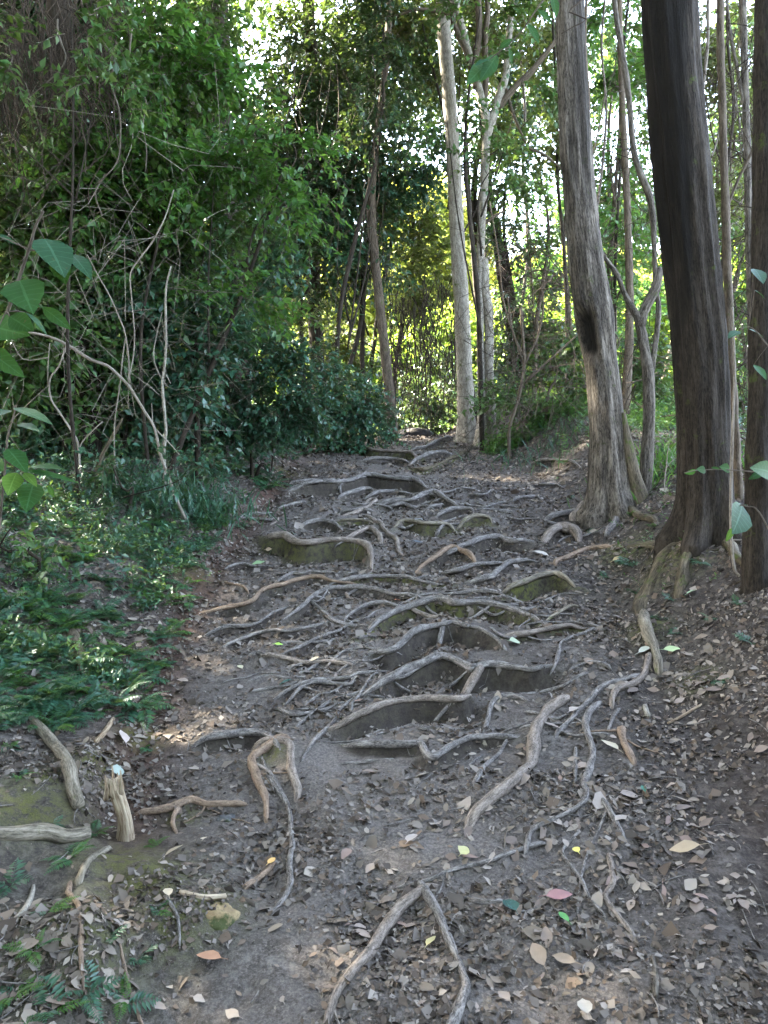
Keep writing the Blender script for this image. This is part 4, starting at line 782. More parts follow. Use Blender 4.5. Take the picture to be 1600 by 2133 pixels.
PL = [
 ('leafy_tree', 'leafy spray hiding the top of the leaning brown trunk', GC, 'tree', 10.8, 'leaf_dark', .075, 60, [(790, 190, 70, 80), (800, 50, 80, 60), (770, 310, 50, 40)], 151, 11, .35, 700),
 ('leafy_shrub', 'thin dark leafy growth hanging before the dead vines at the upper left', GL, 'shrub', 5.9, 'leaf_mid', .07, 14, [(40, 120, 100, 110), (150, 50, 110, 60), (200, 190, 80, 60)], 152),
 ('leafy_shrub', 'low leafy bush on the left bank under the arching sapling', GL, 'shrub', 6.0, 'leaf_teal', .055, 26, [(230, 960, 90, 45), (400, 985, 80, 40), (120, 1010, 80, 50)], 153),
 ('leafy_shrub', 'small leafy bush at the left photo edge above the fern bed', GL, 'shrub', 4.6, 'leaf_mid', .055, 20, [(30, 1090, 70, 50), (110, 1130, 70, 40)], 154),
 ('leafy_shrub', 'leafy bush leaning over the left edge of the upper trail', GL, 'shrub', 8.2, 'leaf_teal', .06, 26, [(480, 910, 80, 40), (570, 900, 60, 30)], 155),
 ('leafy_tree', 'fine leaved tree filling the sky gap between the big trunks', GR, 'tree', 12.5, 'leaf_mid', .085, 26, [(1290, 60, 60, 90), (1340, 330, 40, 120), (1290, 480, 60, 60), (1265, 250, 35, 60)], 156),
 ('leafy_tree', 'fine leaved tree filling the gap left of the hollow trunk', GR, 'tree', 12.8, 'leaf_mid', .085, 22, [(1120, 330, 70, 50), (1090, 430, 50, 40), (1150, 480, 50, 50)], 157),
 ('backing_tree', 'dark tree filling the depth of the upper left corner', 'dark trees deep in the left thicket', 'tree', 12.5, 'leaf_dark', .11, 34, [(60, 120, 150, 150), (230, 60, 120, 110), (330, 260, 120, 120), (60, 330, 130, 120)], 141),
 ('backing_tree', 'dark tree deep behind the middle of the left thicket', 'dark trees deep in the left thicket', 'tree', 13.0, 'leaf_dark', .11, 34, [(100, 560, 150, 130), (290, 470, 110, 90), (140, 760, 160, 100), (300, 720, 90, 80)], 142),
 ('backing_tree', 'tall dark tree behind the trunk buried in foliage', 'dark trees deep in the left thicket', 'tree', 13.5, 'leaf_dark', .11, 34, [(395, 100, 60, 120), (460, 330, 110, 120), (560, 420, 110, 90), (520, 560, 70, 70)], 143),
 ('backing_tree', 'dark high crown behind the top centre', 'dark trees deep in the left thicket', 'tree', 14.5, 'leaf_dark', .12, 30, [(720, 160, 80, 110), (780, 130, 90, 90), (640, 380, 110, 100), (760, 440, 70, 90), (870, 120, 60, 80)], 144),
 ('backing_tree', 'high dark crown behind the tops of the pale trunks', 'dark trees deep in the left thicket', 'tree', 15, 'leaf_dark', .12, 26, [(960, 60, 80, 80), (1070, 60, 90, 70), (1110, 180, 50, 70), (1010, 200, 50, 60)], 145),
 # left wall, near to far
 ('leafy_shrub', 'bright green leafy shrub climbing at the upper left', GL, 'shrub', 6.9, 'leaf_bright', .075, 62, [(340, 150, 120, 80), (250, 330, 110, 80), (190, 400, 90, 60), (380, 380, 90, 60)], 101),
 ('leafy_shrub', 'mid green tangled shrub filling the left edge above the ferns', GL, 'shrub', 7.1, 'leaf_mid', .085, 52, [(80, 380, 120, 110), (60, 560, 110, 130), (180, 560, 130, 120), (120, 720, 140, 110)], 102),
 ('leafy_shrub', 'dark small leaved shrub behind the bare saplings', GL, 'shrub', 7.4, 'leaf_teal', .08, 56, [(300, 620, 130, 120), (380, 740, 120, 100), (220, 820, 140, 90), (60, 830, 120, 90)], 103),
 ('leafy_shrub', 'dark green shrub massed low beside the upper left trail', GL, 'shrub', 8.0, 'leaf_teal', .055, 70, [(480, 760, 120, 90), (560, 850, 110, 55), (430, 860, 130, 60), (620, 790, 90, 70)], 104),
 ('leafy_tree', 'mid green tree crowning over the middle of the left wall', GL, 'tree', 7.4, 'leaf_mid', .065, 60, [(430, 240, 110, 90), (320, 480, 120, 90), (450, 440, 90, 80), (380, 60, 110, 60)], 105),
 ('leafy_tree', 'tree with bright sprays arching right over the left thicket', GL, 'tree', 7.0, 'leaf_bright', .07, 34, [(450, 330, 100, 35), (560, 430, 90, 50), (600, 320, 90, 30), (480, 620, 90, 45)], 106, 11, .35, 330),
 ('leafy_tree', 'dark tree behind the dead vines at the upper left', GL, 'tree', 9.0, 'leaf_dark', .07, 60, [(60, 150, 140, 150), (230, 60, 120, 90), (30, 20, 120, 70), (200, 220, 120, 100)], 107),
 ('leafy_tree', 'blue green tree deep in the left thicket', GL, 'tree', 9.2, 'leaf_teal', .07, 62, [(180, 480, 180, 150), (320, 330, 110, 90), (520, 560, 110, 90), (100, 300, 120, 100)], 108),
 ('leafy_shrub', 'dull olive undergrowth shrub along the back of the left bank', GL, 'shrub', 9.8, 'leaf_olive', .06, 62, [(180, 700, 200, 90), (380, 660, 130, 60), (600, 700, 90, 60), (100, 860, 200, 60)], 109),
 ('leafy_shrub', 'low bush at the left of the trail crest', GL, 'shrub', 10.2, 'leaf_teal', .06, 80, [(660, 860, 90, 45), (760, 880, 70, 40), (580, 885, 100, 30), (720, 830, 80, 45)], 110),
 # centre
 ('leafy_tree', 'broad dark crown above the end of the trail', GC, 'tree', 12.0, 'leaf_dark', .085, 60, [(620, 220, 70, 90), (640, 330, 120, 110), (540, 420, 100, 90), (720, 480, 100, 90), (640, 560, 110, 70)], 111),
 ('leafy_tree', 'dark crown hanging at the top centre of the photo', GC, 'tree', 12.6, 'leaf_dark', .085, 50, [(690, 80, 110, 70), (660, 200, 110, 80), (800, 60, 90, 50), (760, 340, 100, 70), (860, 180, 60, 90)], 112),
 ('leafy_tree', 'blue green crown just left of the straight pale trunk', GC, 'tree', 11.8, 'leaf_teal', .085, 55, [(820, 330, 80, 60), (700, 400, 90, 60), (760, 560, 70, 60), (860, 300, 60, 40)], 113, 11, .35, 660),
 ('leafy_tree', 'olive tree hanging behind the leaning brown trunk', GC, 'tree', 14.0, 'leaf_olive', .10, 42, [(860, 430, 70, 90), (880, 560, 70, 80), (700, 680, 90, 60), (840, 660, 60, 50)], 114),
 ('leafy_shrub', 'dark thicket closing the end of the trail', GC, 'shrub', 14.5, 'leaf_dark', .085, 55, [(900, 800, 80, 60), (860, 860, 60, 40), (760, 800, 70, 60), (680, 760, 80, 50), (940, 870, 50, 35)], 115),
 ('leafy_tree', 'dark crown spreading between the pale trunks and the hollow trunk', GC, 'tree', 13.2, 'leaf_dark', .09, 42, [(1060, 330, 90, 60), (1110, 640, 80, 70), (1060, 500, 60, 60), (1120, 740, 90, 60), (1140, 560, 50, 60)], 116),
 ('leafy_tree', 'loose olive crown above the forked pale trunk', GC, 'tree', 12.0, 'leaf_olive', .085, 40, [(960, 90, 80, 70), (1080, 90, 90, 80), (880, 50, 70, 50), (1120, 230, 60, 70), (1000, 240, 60, 50)], 117),
 ('leafy_tree', 'mid green crown drooping over the top of the forked trunk', GC, 'tree', 10.4, 'leaf_mid', .08, 26, [(1090, 160, 100, 50), (1000, 20, 90, 40), (930, 240, 60, 50), (1040, 330, 80, 30)], 118),
 # right
 ('leafy_tree', 'light green airy crown between the two big trunks', GR, 'tree', 11.0, 'leaf_bright', .08, 42, [(1300, 60, 60, 70), (1280, 380, 60, 90), (1300, 560, 60, 80), (1290, 220, 40, 60)], 119),
 ('leafy_tree', 'olive airy crown at the upper right corner', GR, 'tree', 10.5, 'leaf_olive', .08, 48, [(1530, 60, 80, 80), (1560, 220, 60, 90), (1540, 420, 50, 90), (1480, 120, 50, 60)], 120),
 ('leafy_tree', 'mid green tree in the gap right of the big dark trunk', GR, 'tree', 9.5, 'leaf_mid', .075, 42, [(1560, 620, 60, 90), (1550, 760, 60, 90), (1570, 900, 70, 60), (1560, 500, 40, 60)], 121),
 ('leafy_shrub', 'green bushes low between the hollow trunk and the dark trunk', GR, 'shrub', 10.8, 'leaf_mid', .075, 52, [(1330, 840, 60, 70), (1380, 900, 60, 50), (1310, 740, 50, 70), (1390, 760, 40, 70)], 122),
 ('leafy_shrub', 'dark shrub low at the left of the hollow trunk', GR, 'shrub', 10.2, 'leaf_mid', .08, 48, [(1130, 800, 80, 50), (1170, 860, 60, 45), (1060, 860, 50, 40), (1190, 740, 40, 60)], 123),
 ('leafy_shrub', 'leafy undergrowth at the foot of the right edge trunk', GR, 'shrub', 6.6, 'leaf_teal', .06, 48, [(1560, 1010, 50, 50), (1400, 990, 50, 40), (1560, 900, 50, 60)], 124),
 ('leafy_tree', 'hazy green crown seen between the hollow trunk and the pale trunks', GR, 'tree', 16.0, 'leaf_bright', .11, 28, [(1130, 420, 60, 40), (1080, 230, 60, 50), (1100, 560, 70, 50), (1300, 640, 80, 60)], 125),
 # sunlit far trees
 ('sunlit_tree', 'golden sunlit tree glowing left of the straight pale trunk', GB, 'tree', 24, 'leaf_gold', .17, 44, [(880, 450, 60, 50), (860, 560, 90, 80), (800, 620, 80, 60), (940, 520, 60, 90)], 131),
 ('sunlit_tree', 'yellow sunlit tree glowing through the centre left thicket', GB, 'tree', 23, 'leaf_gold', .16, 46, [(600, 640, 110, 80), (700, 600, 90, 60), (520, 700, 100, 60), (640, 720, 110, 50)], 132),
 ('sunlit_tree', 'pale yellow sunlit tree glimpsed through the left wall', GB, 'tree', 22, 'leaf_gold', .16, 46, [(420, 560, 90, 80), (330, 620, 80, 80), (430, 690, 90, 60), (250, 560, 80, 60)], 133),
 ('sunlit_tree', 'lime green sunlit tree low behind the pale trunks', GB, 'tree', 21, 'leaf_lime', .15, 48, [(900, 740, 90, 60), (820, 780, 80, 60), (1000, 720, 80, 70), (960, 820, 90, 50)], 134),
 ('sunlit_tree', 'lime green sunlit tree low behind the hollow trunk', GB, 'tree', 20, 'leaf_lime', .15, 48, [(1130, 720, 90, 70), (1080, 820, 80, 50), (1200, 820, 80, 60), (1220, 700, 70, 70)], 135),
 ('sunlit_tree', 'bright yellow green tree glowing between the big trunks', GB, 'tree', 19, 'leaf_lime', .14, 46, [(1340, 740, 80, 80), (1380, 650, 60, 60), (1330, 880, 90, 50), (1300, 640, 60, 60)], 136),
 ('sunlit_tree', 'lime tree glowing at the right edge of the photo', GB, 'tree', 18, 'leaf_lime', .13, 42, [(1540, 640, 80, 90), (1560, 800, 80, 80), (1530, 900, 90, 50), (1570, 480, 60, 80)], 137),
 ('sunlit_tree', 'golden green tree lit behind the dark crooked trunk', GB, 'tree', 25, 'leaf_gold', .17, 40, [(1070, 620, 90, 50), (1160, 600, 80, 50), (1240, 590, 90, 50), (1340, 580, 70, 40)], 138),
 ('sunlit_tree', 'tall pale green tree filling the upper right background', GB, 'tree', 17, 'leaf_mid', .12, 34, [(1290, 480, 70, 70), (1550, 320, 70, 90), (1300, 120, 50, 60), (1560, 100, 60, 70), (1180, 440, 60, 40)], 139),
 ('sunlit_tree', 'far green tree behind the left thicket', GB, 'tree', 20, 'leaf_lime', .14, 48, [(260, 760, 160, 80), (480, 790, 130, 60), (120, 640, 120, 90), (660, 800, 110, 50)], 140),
]
for p in PL:
    DENS = {GC: 2.5, 'dark trees deep in the left thicket': 4.0, GR: 3.3}.get(p[2], 4.8); plant(*p)
# unseen trees added outside the frame to block sun over the trail
DENS = 1.0
for i, (x, y, h_, lab) in enumerate([(-4.6, 3.4, 8.0, 'tall unseen tree added for shade left of the frame beyond the near plants'), (-3.2, -2.6, 7.5, 'tall unseen tree added for shade behind the viewer on the left'), (3.4, -3.4, 8.0, 'tall unseen tree added for shade behind the viewer on the right'), (-7.5, 6.5, 9, 'tall unseen tree added for shade far left beyond the thicket')]):
    rg = np.random.default_rng(700 + i); b_ = np.array([x, y, float(HZ(x, y))]); root = empty('added_shade_tree', tuple(b_), lab, 'tree', 'trees added for shade outside the view')
    tp = b_ + [rg.normal() * .3, rg.normal() * .3, h_]; v, f, tcc = poly_tube([b_ - [0, 0, .2], b_ * .5 + tp * .5 + [.15, .1, 0], tp], [.17, .12, .05], 14, .1, i, .15); part('trunk', v, f, M['bark_mid'], root, {'tc': ('FLOAT_VECTOR', tcc)})
    foliage(root, [(tp + [rg.normal() * 1.5, rg.normal() * 1.5, rg.normal() * .5], (2.0, 2.0, 1.0)) for _ in range(5)], M['leaf_mid'], .15, 48, rg, twig=False)
DENS = 3.0
for i, (x, y, lab) in enumerate([(-3.4, -3.5, 'tall unseen bush added to block light behind the viewer left of the trail'), (-1, -6, 'tall unseen bush added to block light across the trail behind the viewer'), (1.8, -5, 'tall unseen bush added to block light behind the viewer in the middle'), (4.2, -2.6, 'tall unseen bush added to block light behind the viewer right of the trail'), (5.2, 1.2, 'tall unseen bush added to block light outside the frame on the right')]):  # unseen bushes added to block sky light from behind
    rg = np.random.default_rng(750 + i); b_ = np.array([x, y, float(HZ(x, y))]); root = empty('light_block_bush', tuple(b_), lab, 'shrub', 'bushes added to block light outside the view')
    v, f, tcc = poly_tube([b_ - [0, 0, .2], b_ + [.1, 0, 1.5], b_ + [0, .1, 4]], [.06, .05, .02], 8, .1, i, .15); part('stem', v, f, M['bark_brown'], root, {'tc': ('FLOAT_VECTOR', tcc)})
    foliage(root, [(b_ + [rg.normal() * .5, rg.normal() * .5, z_], (1.7, 1.2, 1.0)) for z_ in (1.0, 2.4, 3.8, 5.0)], M['leaf_dark'], .14, 30, rg, twig=False)
DENS = 3.0
for i, (x, y) in enumerate([(-6.2, -1.5), (-5.8, 1.2), (-5.9, 3.9), (-6.4, 6.6), (-8.0, 9.4), (-9.5, 12.2)]):  # unseen row of trees added to block sun from the left
    rg = np.random.default_rng(780 + i); b_ = np.array([x, y, float(HZ(x, y))]); root = empty('sun_block_tree', tuple(b_), 'leafy tree added to block sun left of the view, out of sight of the trail', 'tree', 'trees added to block sun on the left outside the view')
    v, f, tcc = poly_tube([b_ - [0, 0, .2], b_ + [.1, 0, 3], b_ + [0, .1, 8]], [.12, .09, .03], 10, .1, i, .15); part('trunk', v, f, M['bark_brown'], root, {'tc': ('FLOAT_VECTOR', tcc)})
    foliage(root, [(b_ + [rg.normal() * .4, rg.normal() * .5, z_], (1.3, 1.7, 1.1)) for z_ in (1.6, 3.4, 5.2, 7.0, 8.8, 10.2)], M['leaf_dark'], .15, 30, rg, twig=False)
# far hedge of forest seen as one mass
rg = np.random.default_rng(500); n = 2600; X = rg.uniform(-24, 26, n); Yy = 29 + rg.uniform(-1.5, 5, n); Zz = .5 + rg.uniform(0, 1, n) ** .8 * (3.6 + 1.4 * vnoise(X * .25, X * 0, 8))
(lv, lf), _ = sprays(np.column_stack([X, Yy, Zz]), rg.normal(size=(n, 3)), .9, 12, .28, rg)
solo('far_forest', lv, lf, M['leaf_lime'], (0, 30, 1), 'sunlit mass of forest closing the view far behind the trees', 'forest', None, None, False, 'stuff')

# ---------------------------------------------------------------- hanging dead vines and tangled twigs
def strands(n, pfun, mat, seed, rpx=(.0015, .005), K=9):
    rg = np.random.default_rng(seed); acc = Acc()
    for i in range(n):
        P = pfun(rg); r = rg.uniform(*rpx); acc.add(*tube(spline(P, K), np.linspace(r, r * .5, K), 4, 0, i, cap=False))
    return acc.get()
def hang(x0, x1, y0, y1, Y0, Y1, L0, L1):
    def f(rg):
        Y = rg.uniform(Y0, Y1); a = at(rg.uniform(x0, x1), rg.uniform(y0, y1), Y); L = rg.uniform(L0, L1); w_ = .10
        return np.array([a, a + [rg.normal() * w_, rg.normal() * w_, -L * .35], a + [rg.normal() * w_ * 1.4, rg.normal() * w_, -L * .7], a + [rg.normal() * w_ * 2, rg.normal() * w_, -L]])
    return f
def tangle(x0, x1, y0, y1, Y0, Y1, s):
    def f(rg):
        Y = rg.uniform(Y0, Y1); a = at(rg.uniform(x0, x1), rg.uniform(y0, y1), Y); d = np.clip(rg.normal(size=3), -1.4, 1.4) * [.28, .2, .6] * s
        return np.array([a, a + d * .4 + rg.normal(size=3) * .2 * s, a + d * .7 + rg.normal(size=3) * .28 * s, a + d * .9 + rg.normal(size=3) * .34 * s])
    return f
for lab, nn, pf, mt, rr_ in [
    ('curtain of dead brown vines hanging at the upper left corner', 330, hang(-40, 250, -60, 150, 6.0, 7.6, .4, 1.4), 'vine_dead', (.002, .007)),
    ('grey tangle of bare twigs woven through the left wall', 170, tangle(-40, 420, 350, 880, 6.0, 7.6, .8), 'vine_pale', (.001, .003)),
    ('brown twig tangle hanging through the centre left trees', 150, hang(350, 820, 60, 560, 9.5, 12.5, .4, 1.6), 'vine_dead', (.002, .006)),
    ('thin dark vines hanging before the bright leaves at the trail end', 150, hang(800, 960, 560, 760, 12.2, 13.5, .8, 1.9), 'bark_black', (.004, .010)),
    ('bare twig tangle in the understorey right of the pale trunks', 240, tangle(1020, 1230, 520, 900, 8.2, 11.0, 1.0), 'vine_dead', (.0015, .005)),
    ('bare twigs crossing behind the right edge trunks', 200, tangle(1480, 1640, 0, 1000, 6.0, 9.0, 1.0), 'vine_dead', (.002, .006)),
    ('thin stems filling the gap between the two big trunks', 110, tangle(1250, 1400, 100, 980, 8.5, 10.5, 1.0), 'vine_dead', (.002, .006))]:
    v, f, at_ = strands(nn, pf, None, nn, rr_)
    solo('vine_tangle', v, f, M[mt], v.mean(0), lab, 'vines', None, at_, kind='stuff')
VN = [(240, 120, 330, 'long pale liana dangling at the upper left'), (275, 60, 300, 'pale liana hanging left of the bright green leaves'), (120, 40, 160, 'short thick liana in the dead vine curtain'), (610, 120, 420, 'thin liana hanging in the centre left shade'), (560, 480, 260, 'short liana over the dark thicket'), (700, 420, 330, 'liana hanging left of the leaning brown trunk'), (840, 620, 230, 'dark liana before the bright gap at the trail end'), (890, 600, 260, 'dark curved liana left of the straight pale trunk'), (1255, 560, 320, 'greenish liana curving beside the hollow trunk'), (1210, -20, 90, 'liana hanging beside the top of the hollow trunk')]
for i, (a, b_, L, lab) in enumerate(VN):
    Y = [6, 6.4, 6, 9, 9.4, 10.6, 12.4, 12.6, 6.9, 6.2][i]; rg = np.random.default_rng(900 + i)
    P = np.array([at(a + rg.normal() * 7 * k, b_ + L * k / 6, Y) for k in range(7)]); v, f, tcc = poly_tube(P, np.linspace(.007, .004, 7), 6, .15, i, .04)
    solo('hanging_vine', v, f, M['twig' if i in (0, 1, 2, 8) else 'vine_dead'], P[0], lab, 'vine', 'lianas hanging from the trees', {'tc': ('FLOAT_VECTOR', tcc)})

# ---------------------------------------------------------------- ferns
def frond_mesh(seed, L=.34, npair=15, wid=.075, mat='leaf_fern'):
    rg = np.random.default_rng(seed); u = np.linspace(.1, 1, npair); sg = 1
    ax = lambda t_: np.stack([t_ * L * (1 - .12 * t_), 0 * t_ + .02 * np.sin(t_ * 3 + seed), .5 * t_ * L * (1 - t_ * .95)], -1)
    c, d, n_, ln = [], [], [], []
    for s_ in (1, -1):
        p = ax(u); tt = nz(ax(u + .01) - p); sd = np.cross(tt, [0, 0, 1.]) * s_
        c.append(p); d.append(sd * 1 + tt * .45 + rg.normal(size=p.shape) * .07 + [0, 0, -.12]); ln.append(wid * np.sin(np.clip(u * 1.02 + .04, 0, 1) ** .75 * np.pi * .93 + .18) * rg.uniform(.85, 1.1, npair) + .008)
    c, d, ln = np.vstack(c), np.vstack(d), np.concatenate(ln)
    v, f = leaf_geo(c, d, np.array([0, 0, 1.]) + rg.normal(size=c.shape) * .1, ln, np.maximum(ln * .30, L / npair * .62), lod=0, curl=.12)
    tv, tf, _ = tube(ax(np.linspace(0, 1, 8)), np.linspace(.0022, .0006, 8), 4, 0, 0)
    acc = Acc(); acc.add(v, f); acc.add(tv, tf); v, f, _ = acc.get()
    return mk_mesh('frond', v, f, M[mat], None, False)
FR = [frond_mesh(1), frond_mesh(2, .26, 12, .06), frond_mesh(3, .4, 17, .07, 'leaf_teal'), frond_mesh(4, .3, 9, .11, 'leaf_teal'), frond_mesh(5, .3, 14, .06, 'leaf_bright'), frond_mesh(6, .22, 6, .12, 'leaf_teal')]
def fern(x, y, sc, kinds, label, group, rg, nf=None, z=None):
    g = float(HZ(x, y)) if z is None else z
    root = empty('fern', (x, y, g), label, 'fern', group); nf = nf or rg.integers(4, 8); a0 = rg.uniform(0, 6.3)
    for i in range(nf):
        o = obj('frond', FR[kinds[rg.integers(0, len(kinds))]], root); s_ = sc * .62 * rg.uniform(.7, 1.2); o.scale = (s_, s_, s_)
        o.rotation_euler = (rg.normal() * .2, rg.uniform(-.55, .25), a0 + i * 6.283 / nf + rg.normal() * .25)
    return root
rg = np.random.default_rng(77)
def mk_fern(a, b_, sc, kinds, label, nf=None, group=None): p = on(a, b_); fern(p[0], p[1], sc, kinds, label, group, rg, nf)
mk_fern(1310, 1180, .85, [3, 5], 'blue green fern on the slope left of the big dark tree', 6)
mk_fern(1460, 1175, .6, [2, 3], 'small fern at the foot of the big dark tree', 5)
mk_fern(1330, 1240, .5, [3, 5], 'little fern above the lichen spotted root', 4)
mk_fern(1375, 1290, .5, [5, 3], 'dark fern tuft right of the lichen spotted root', 4)
mk_fern(1320, 1075, .6, [4, 0], 'bright green fern at the foot of the hollow trunk', 6)
mk_fern(70, 1985, .5, [0, 4], 'bright fern in the moss at the lower left corner', 6)
mk_fern(180, 2070, .55, [2, 3], 'dark drooping fern at the bottom left of the photo', 5)
mk_fern(290, 2000, .45, [3, 5], 'tiny fern on the mossy ledge', 4)
mk_fern(30, 2080, .5, [5, 4], 'broad fern in the bottom left corner', 5)
mk_fern(145, 1790, .55, [4, 0], 'fern growing below the thick pale log', 5)
mk_fern(200, 1740, .5, [0, 4], 'fern growing at the end of the thick pale log', 5)
mk_fern(320, 1765, .35, [4], 'tiny bright fern right of the splintered stump', 4)
mk_fern(150, 1500, .85, [3, 2], 'large dark fern above the pale mossy branch', 7)
mk_fern(240, 1470, .8, [2, 3], 'dark fern hanging over the soil at the left trail edge', 7)
mk_fern(60, 1480, .8, [2, 3], 'dark fern near the left photo edge above the pale mossy branch', 7)
mk_fern(215, 1410, .8, [3, 2], 'dense fern just left of the bare trodden soil', 7)
mk_fern(330, 1330, .75, [2, 3], 'fern leaning over the reddish left trail edge', 7)
mk_fern(70, 1190, .9, [4, 0], 'light green fern among the left undergrowth', 7)
for i, (a, b_, s_) in enumerate([(1400, 1250, .5), (1480, 1290, .5), (1540, 1260, .5), (1410, 1320, .45), (1560, 1340, .45), (1260, 1205, .4), (1190, 1040, .4), (1160, 1000, .4), (1360, 1100, .5), (1500, 1420, .4), (1110, 960, .5), (1180, 965, .5), (1060, 950, .4)]): mk_fern(a, b_, s_, [3, 5, 0], 'small dark fern scattered on the right bank', 4, 'small ferns on the right bank')
for i, (a, b_, s_) in enumerate([(40, 1620, .45), (110, 1720, .4), (300, 1560, .4), (20, 1850, .5), (100, 1900, .5), (330, 1900, .35), (230, 1960, .4), (20, 1560, .5), (260, 2090, .5), (110, 2110, .6)]): mk_fern(a, b_, s_, [3, 5, 0, 4], 'small fern sprouting among the litter at the lower left', 4, 'small ferns at the lower left')
mk_fern(1230, 1110, .4, [0, 3], 'tiny fern by the pale toe of the hollow trunk', 4)
N = 0; tries = 0
while N < 235 and tries < 9000:
    tries += 1; a, b_ = rg.uniform(-60, 620), rg.uniform(930, 1560); 
    p = hit(a, b_); dl = float(xl(p[1]) - p[0])
    if dl < .04 or (b_ > 1490 and rg.uniform() > .25): continue
    if vnoise(p[0] * 1.3, p[1] * 1.3, 9) < -.35: continue
    fern(p[0], p[1], rg.uniform(.5, 1.15) * (1 if p[1] < 6 else 1.2), [0, 1, 2, 3, 5] if rg.uniform() < .8 else [4, 0], 'small green fern growing in the fern bed on the left bank', 'ferns covering the left bank', rg); N += 1

# ---------------------------------------------------------------- low ground cover and grass (uncountable)
def cover(label, n, region, lm, leaf, seed, h=.16, m=6, asp=.45, mask_=None, name='ground_cover', droop=.1):
    rg = np.random.default_rng(seed); X, Y_ = region(rg, n)
    if mask_ is not None: k = mask_(X, Y_, rg); X, Y_ = X[k], Y_[k]
    O = np.column_stack([X, Y_, HZ(X, Y_)]); D = rg.normal(size=(len(X), 3)) * .55 + [0, 0, 1.0]
    (lv, lf), (tv, tf) = sprays(O, D, h * rg.uniform(.5, 1.3, len(X)), m, leaf, rg, 0, asp, droop, .0018)
    acc = Acc(); acc.add(lv, lf); acc.add(tv, tf); v, f, _ = acc.get()
    solo(name, v, f, M[lm], O.mean(0), label, 'ground cover', None, None, False, 'stuff')
def reg_pix(x0, x1, y0, y1):
    def f(rg, n):
        Yc = rg.uniform(0, 1, n); Yw = []; Xw = []
        px_ = rg.uniform(x0, x1, n); py_ = rg.uniform(y0, y1, n)
        ys = np.geomspace(1.4, 30, 400); zz = hb(0 * ys - .5, ys)          # approximate inverse by distance
        pyy = np.array([(1066.5 - F * math.tan(math.atan2(z_ - CAM_H, y_) - PITCH)) for z_, y_ in zip(zz, ys)])
        o_ = np.argsort(pyy); Yw = np.interp(py_, pyy[o_], ys[o_]); Xw = (px_ - 800) / F * Yw
        return Xw, Yw
    return f
leftm = lambda X, Y_, rg: (xl(Y_) - X > .02 + rg.uniform(0, .2, len(X))) & (vnoise(X * 2.2, Y_ * 2.2, 14) + .5 * vnoise(X * 6, Y_ * 6, 15) > -.12)
cover('blue green ground cover of small leaves on the left bank', 5200, reg_pix(-80, 640, 905, 1470), 'leaf_teal', .034, 201, .13, 7, mask_=leftm)
cover('mid green seedlings scattered through the left bank ferns', 1700, reg_pix(-80, 640, 900, 1460), 'leaf_mid', .045, 202, .2, 6, mask_=leftm)
cover('taller leafy undergrowth behind the left ferns', 2400, lambda rg, n: (rg.uniform(-7, -1.2, n), rg.uniform(4.5, 13, n)), 'leaf_teal', .055, 203, .42, 9, mask_=lambda X, Y_, rg: xl(Y_) - X > .5 + .3 * vnoise(X, Y_, 3))
cover('leafy undergrowth spreading beyond the right hand trunks', 2600, lambda rg, n: (rg.uniform(1.6, 9, n), rg.uniform(7.0, 16, n)), 'leaf_mid', .06, 204, .4, 8, mask_=lambda X, Y_, rg: X - xr(Y_) > .5 + .3 * vnoise(X, Y_, 3))
cover('undergrowth filling the dip beyond the crest', 2600, lambda rg, n: (rg.uniform(-6, 6, n), rg.uniform(14.2, 20, n)), 'leaf_mid', .08, 205, .5, 9)
cover('bright leafy undergrowth between the pale trunks and the hollow trunk', 1300, reg_pix(1010, 1215, 895, 950), 'leaf_bright', .055, 207, .3, 8)
cover('leafy undergrowth between the hollow trunk and the dark trunk', 500, reg_pix(1300, 1420, 905, 990), 'leaf_bright', .05, 208, .3, 8)
cover('sparse green seedlings along the foot of the right trunks', 260, lambda rg, n: (rg.uniform(1.5, 4, n), rg.uniform(4.6, 7.5, n)), 'leaf_mid', .035, 206, .12, 5, mask_=lambda X, Y_, rg: X - xr(Y_) > .25)
def grass(label, c, rad, n, H, mat, seed):
    rg = np.random.default_rng(seed); p = c[:2] + rg.normal(size=(n, 2)) * rad; O = np.column_stack([p, HZ(p[:, 0], p[:, 1])])
    D = rg.normal(size=(n, 3)) * .5 + [0, 0, 1]; ln = H * rg.uniform(.5, 1.2, n)
    v, f = leaf_geo(O, D, rg.normal(size=(n, 3)), ln, ln * .055 + .002, lod=1, curl=.45)
    solo('grass_tuft', v, f, M[mat], O.mean(0), label, 'grass', None, None, False, 'stuff')
grass('clump of pale green grass left of the hollow trunk', on(1150, 935), .42, 240, .2, 'leaf_teal', 1)
grass('grass tufts beside the left bank ferns near the sapling', on(400, 1060), .28, 500, .22, 'leaf_teal', 2)
grass('thin grass on the slope between the big trunks', on(1370, 985), .25, 260, .24, 'leaf_bright', 3)

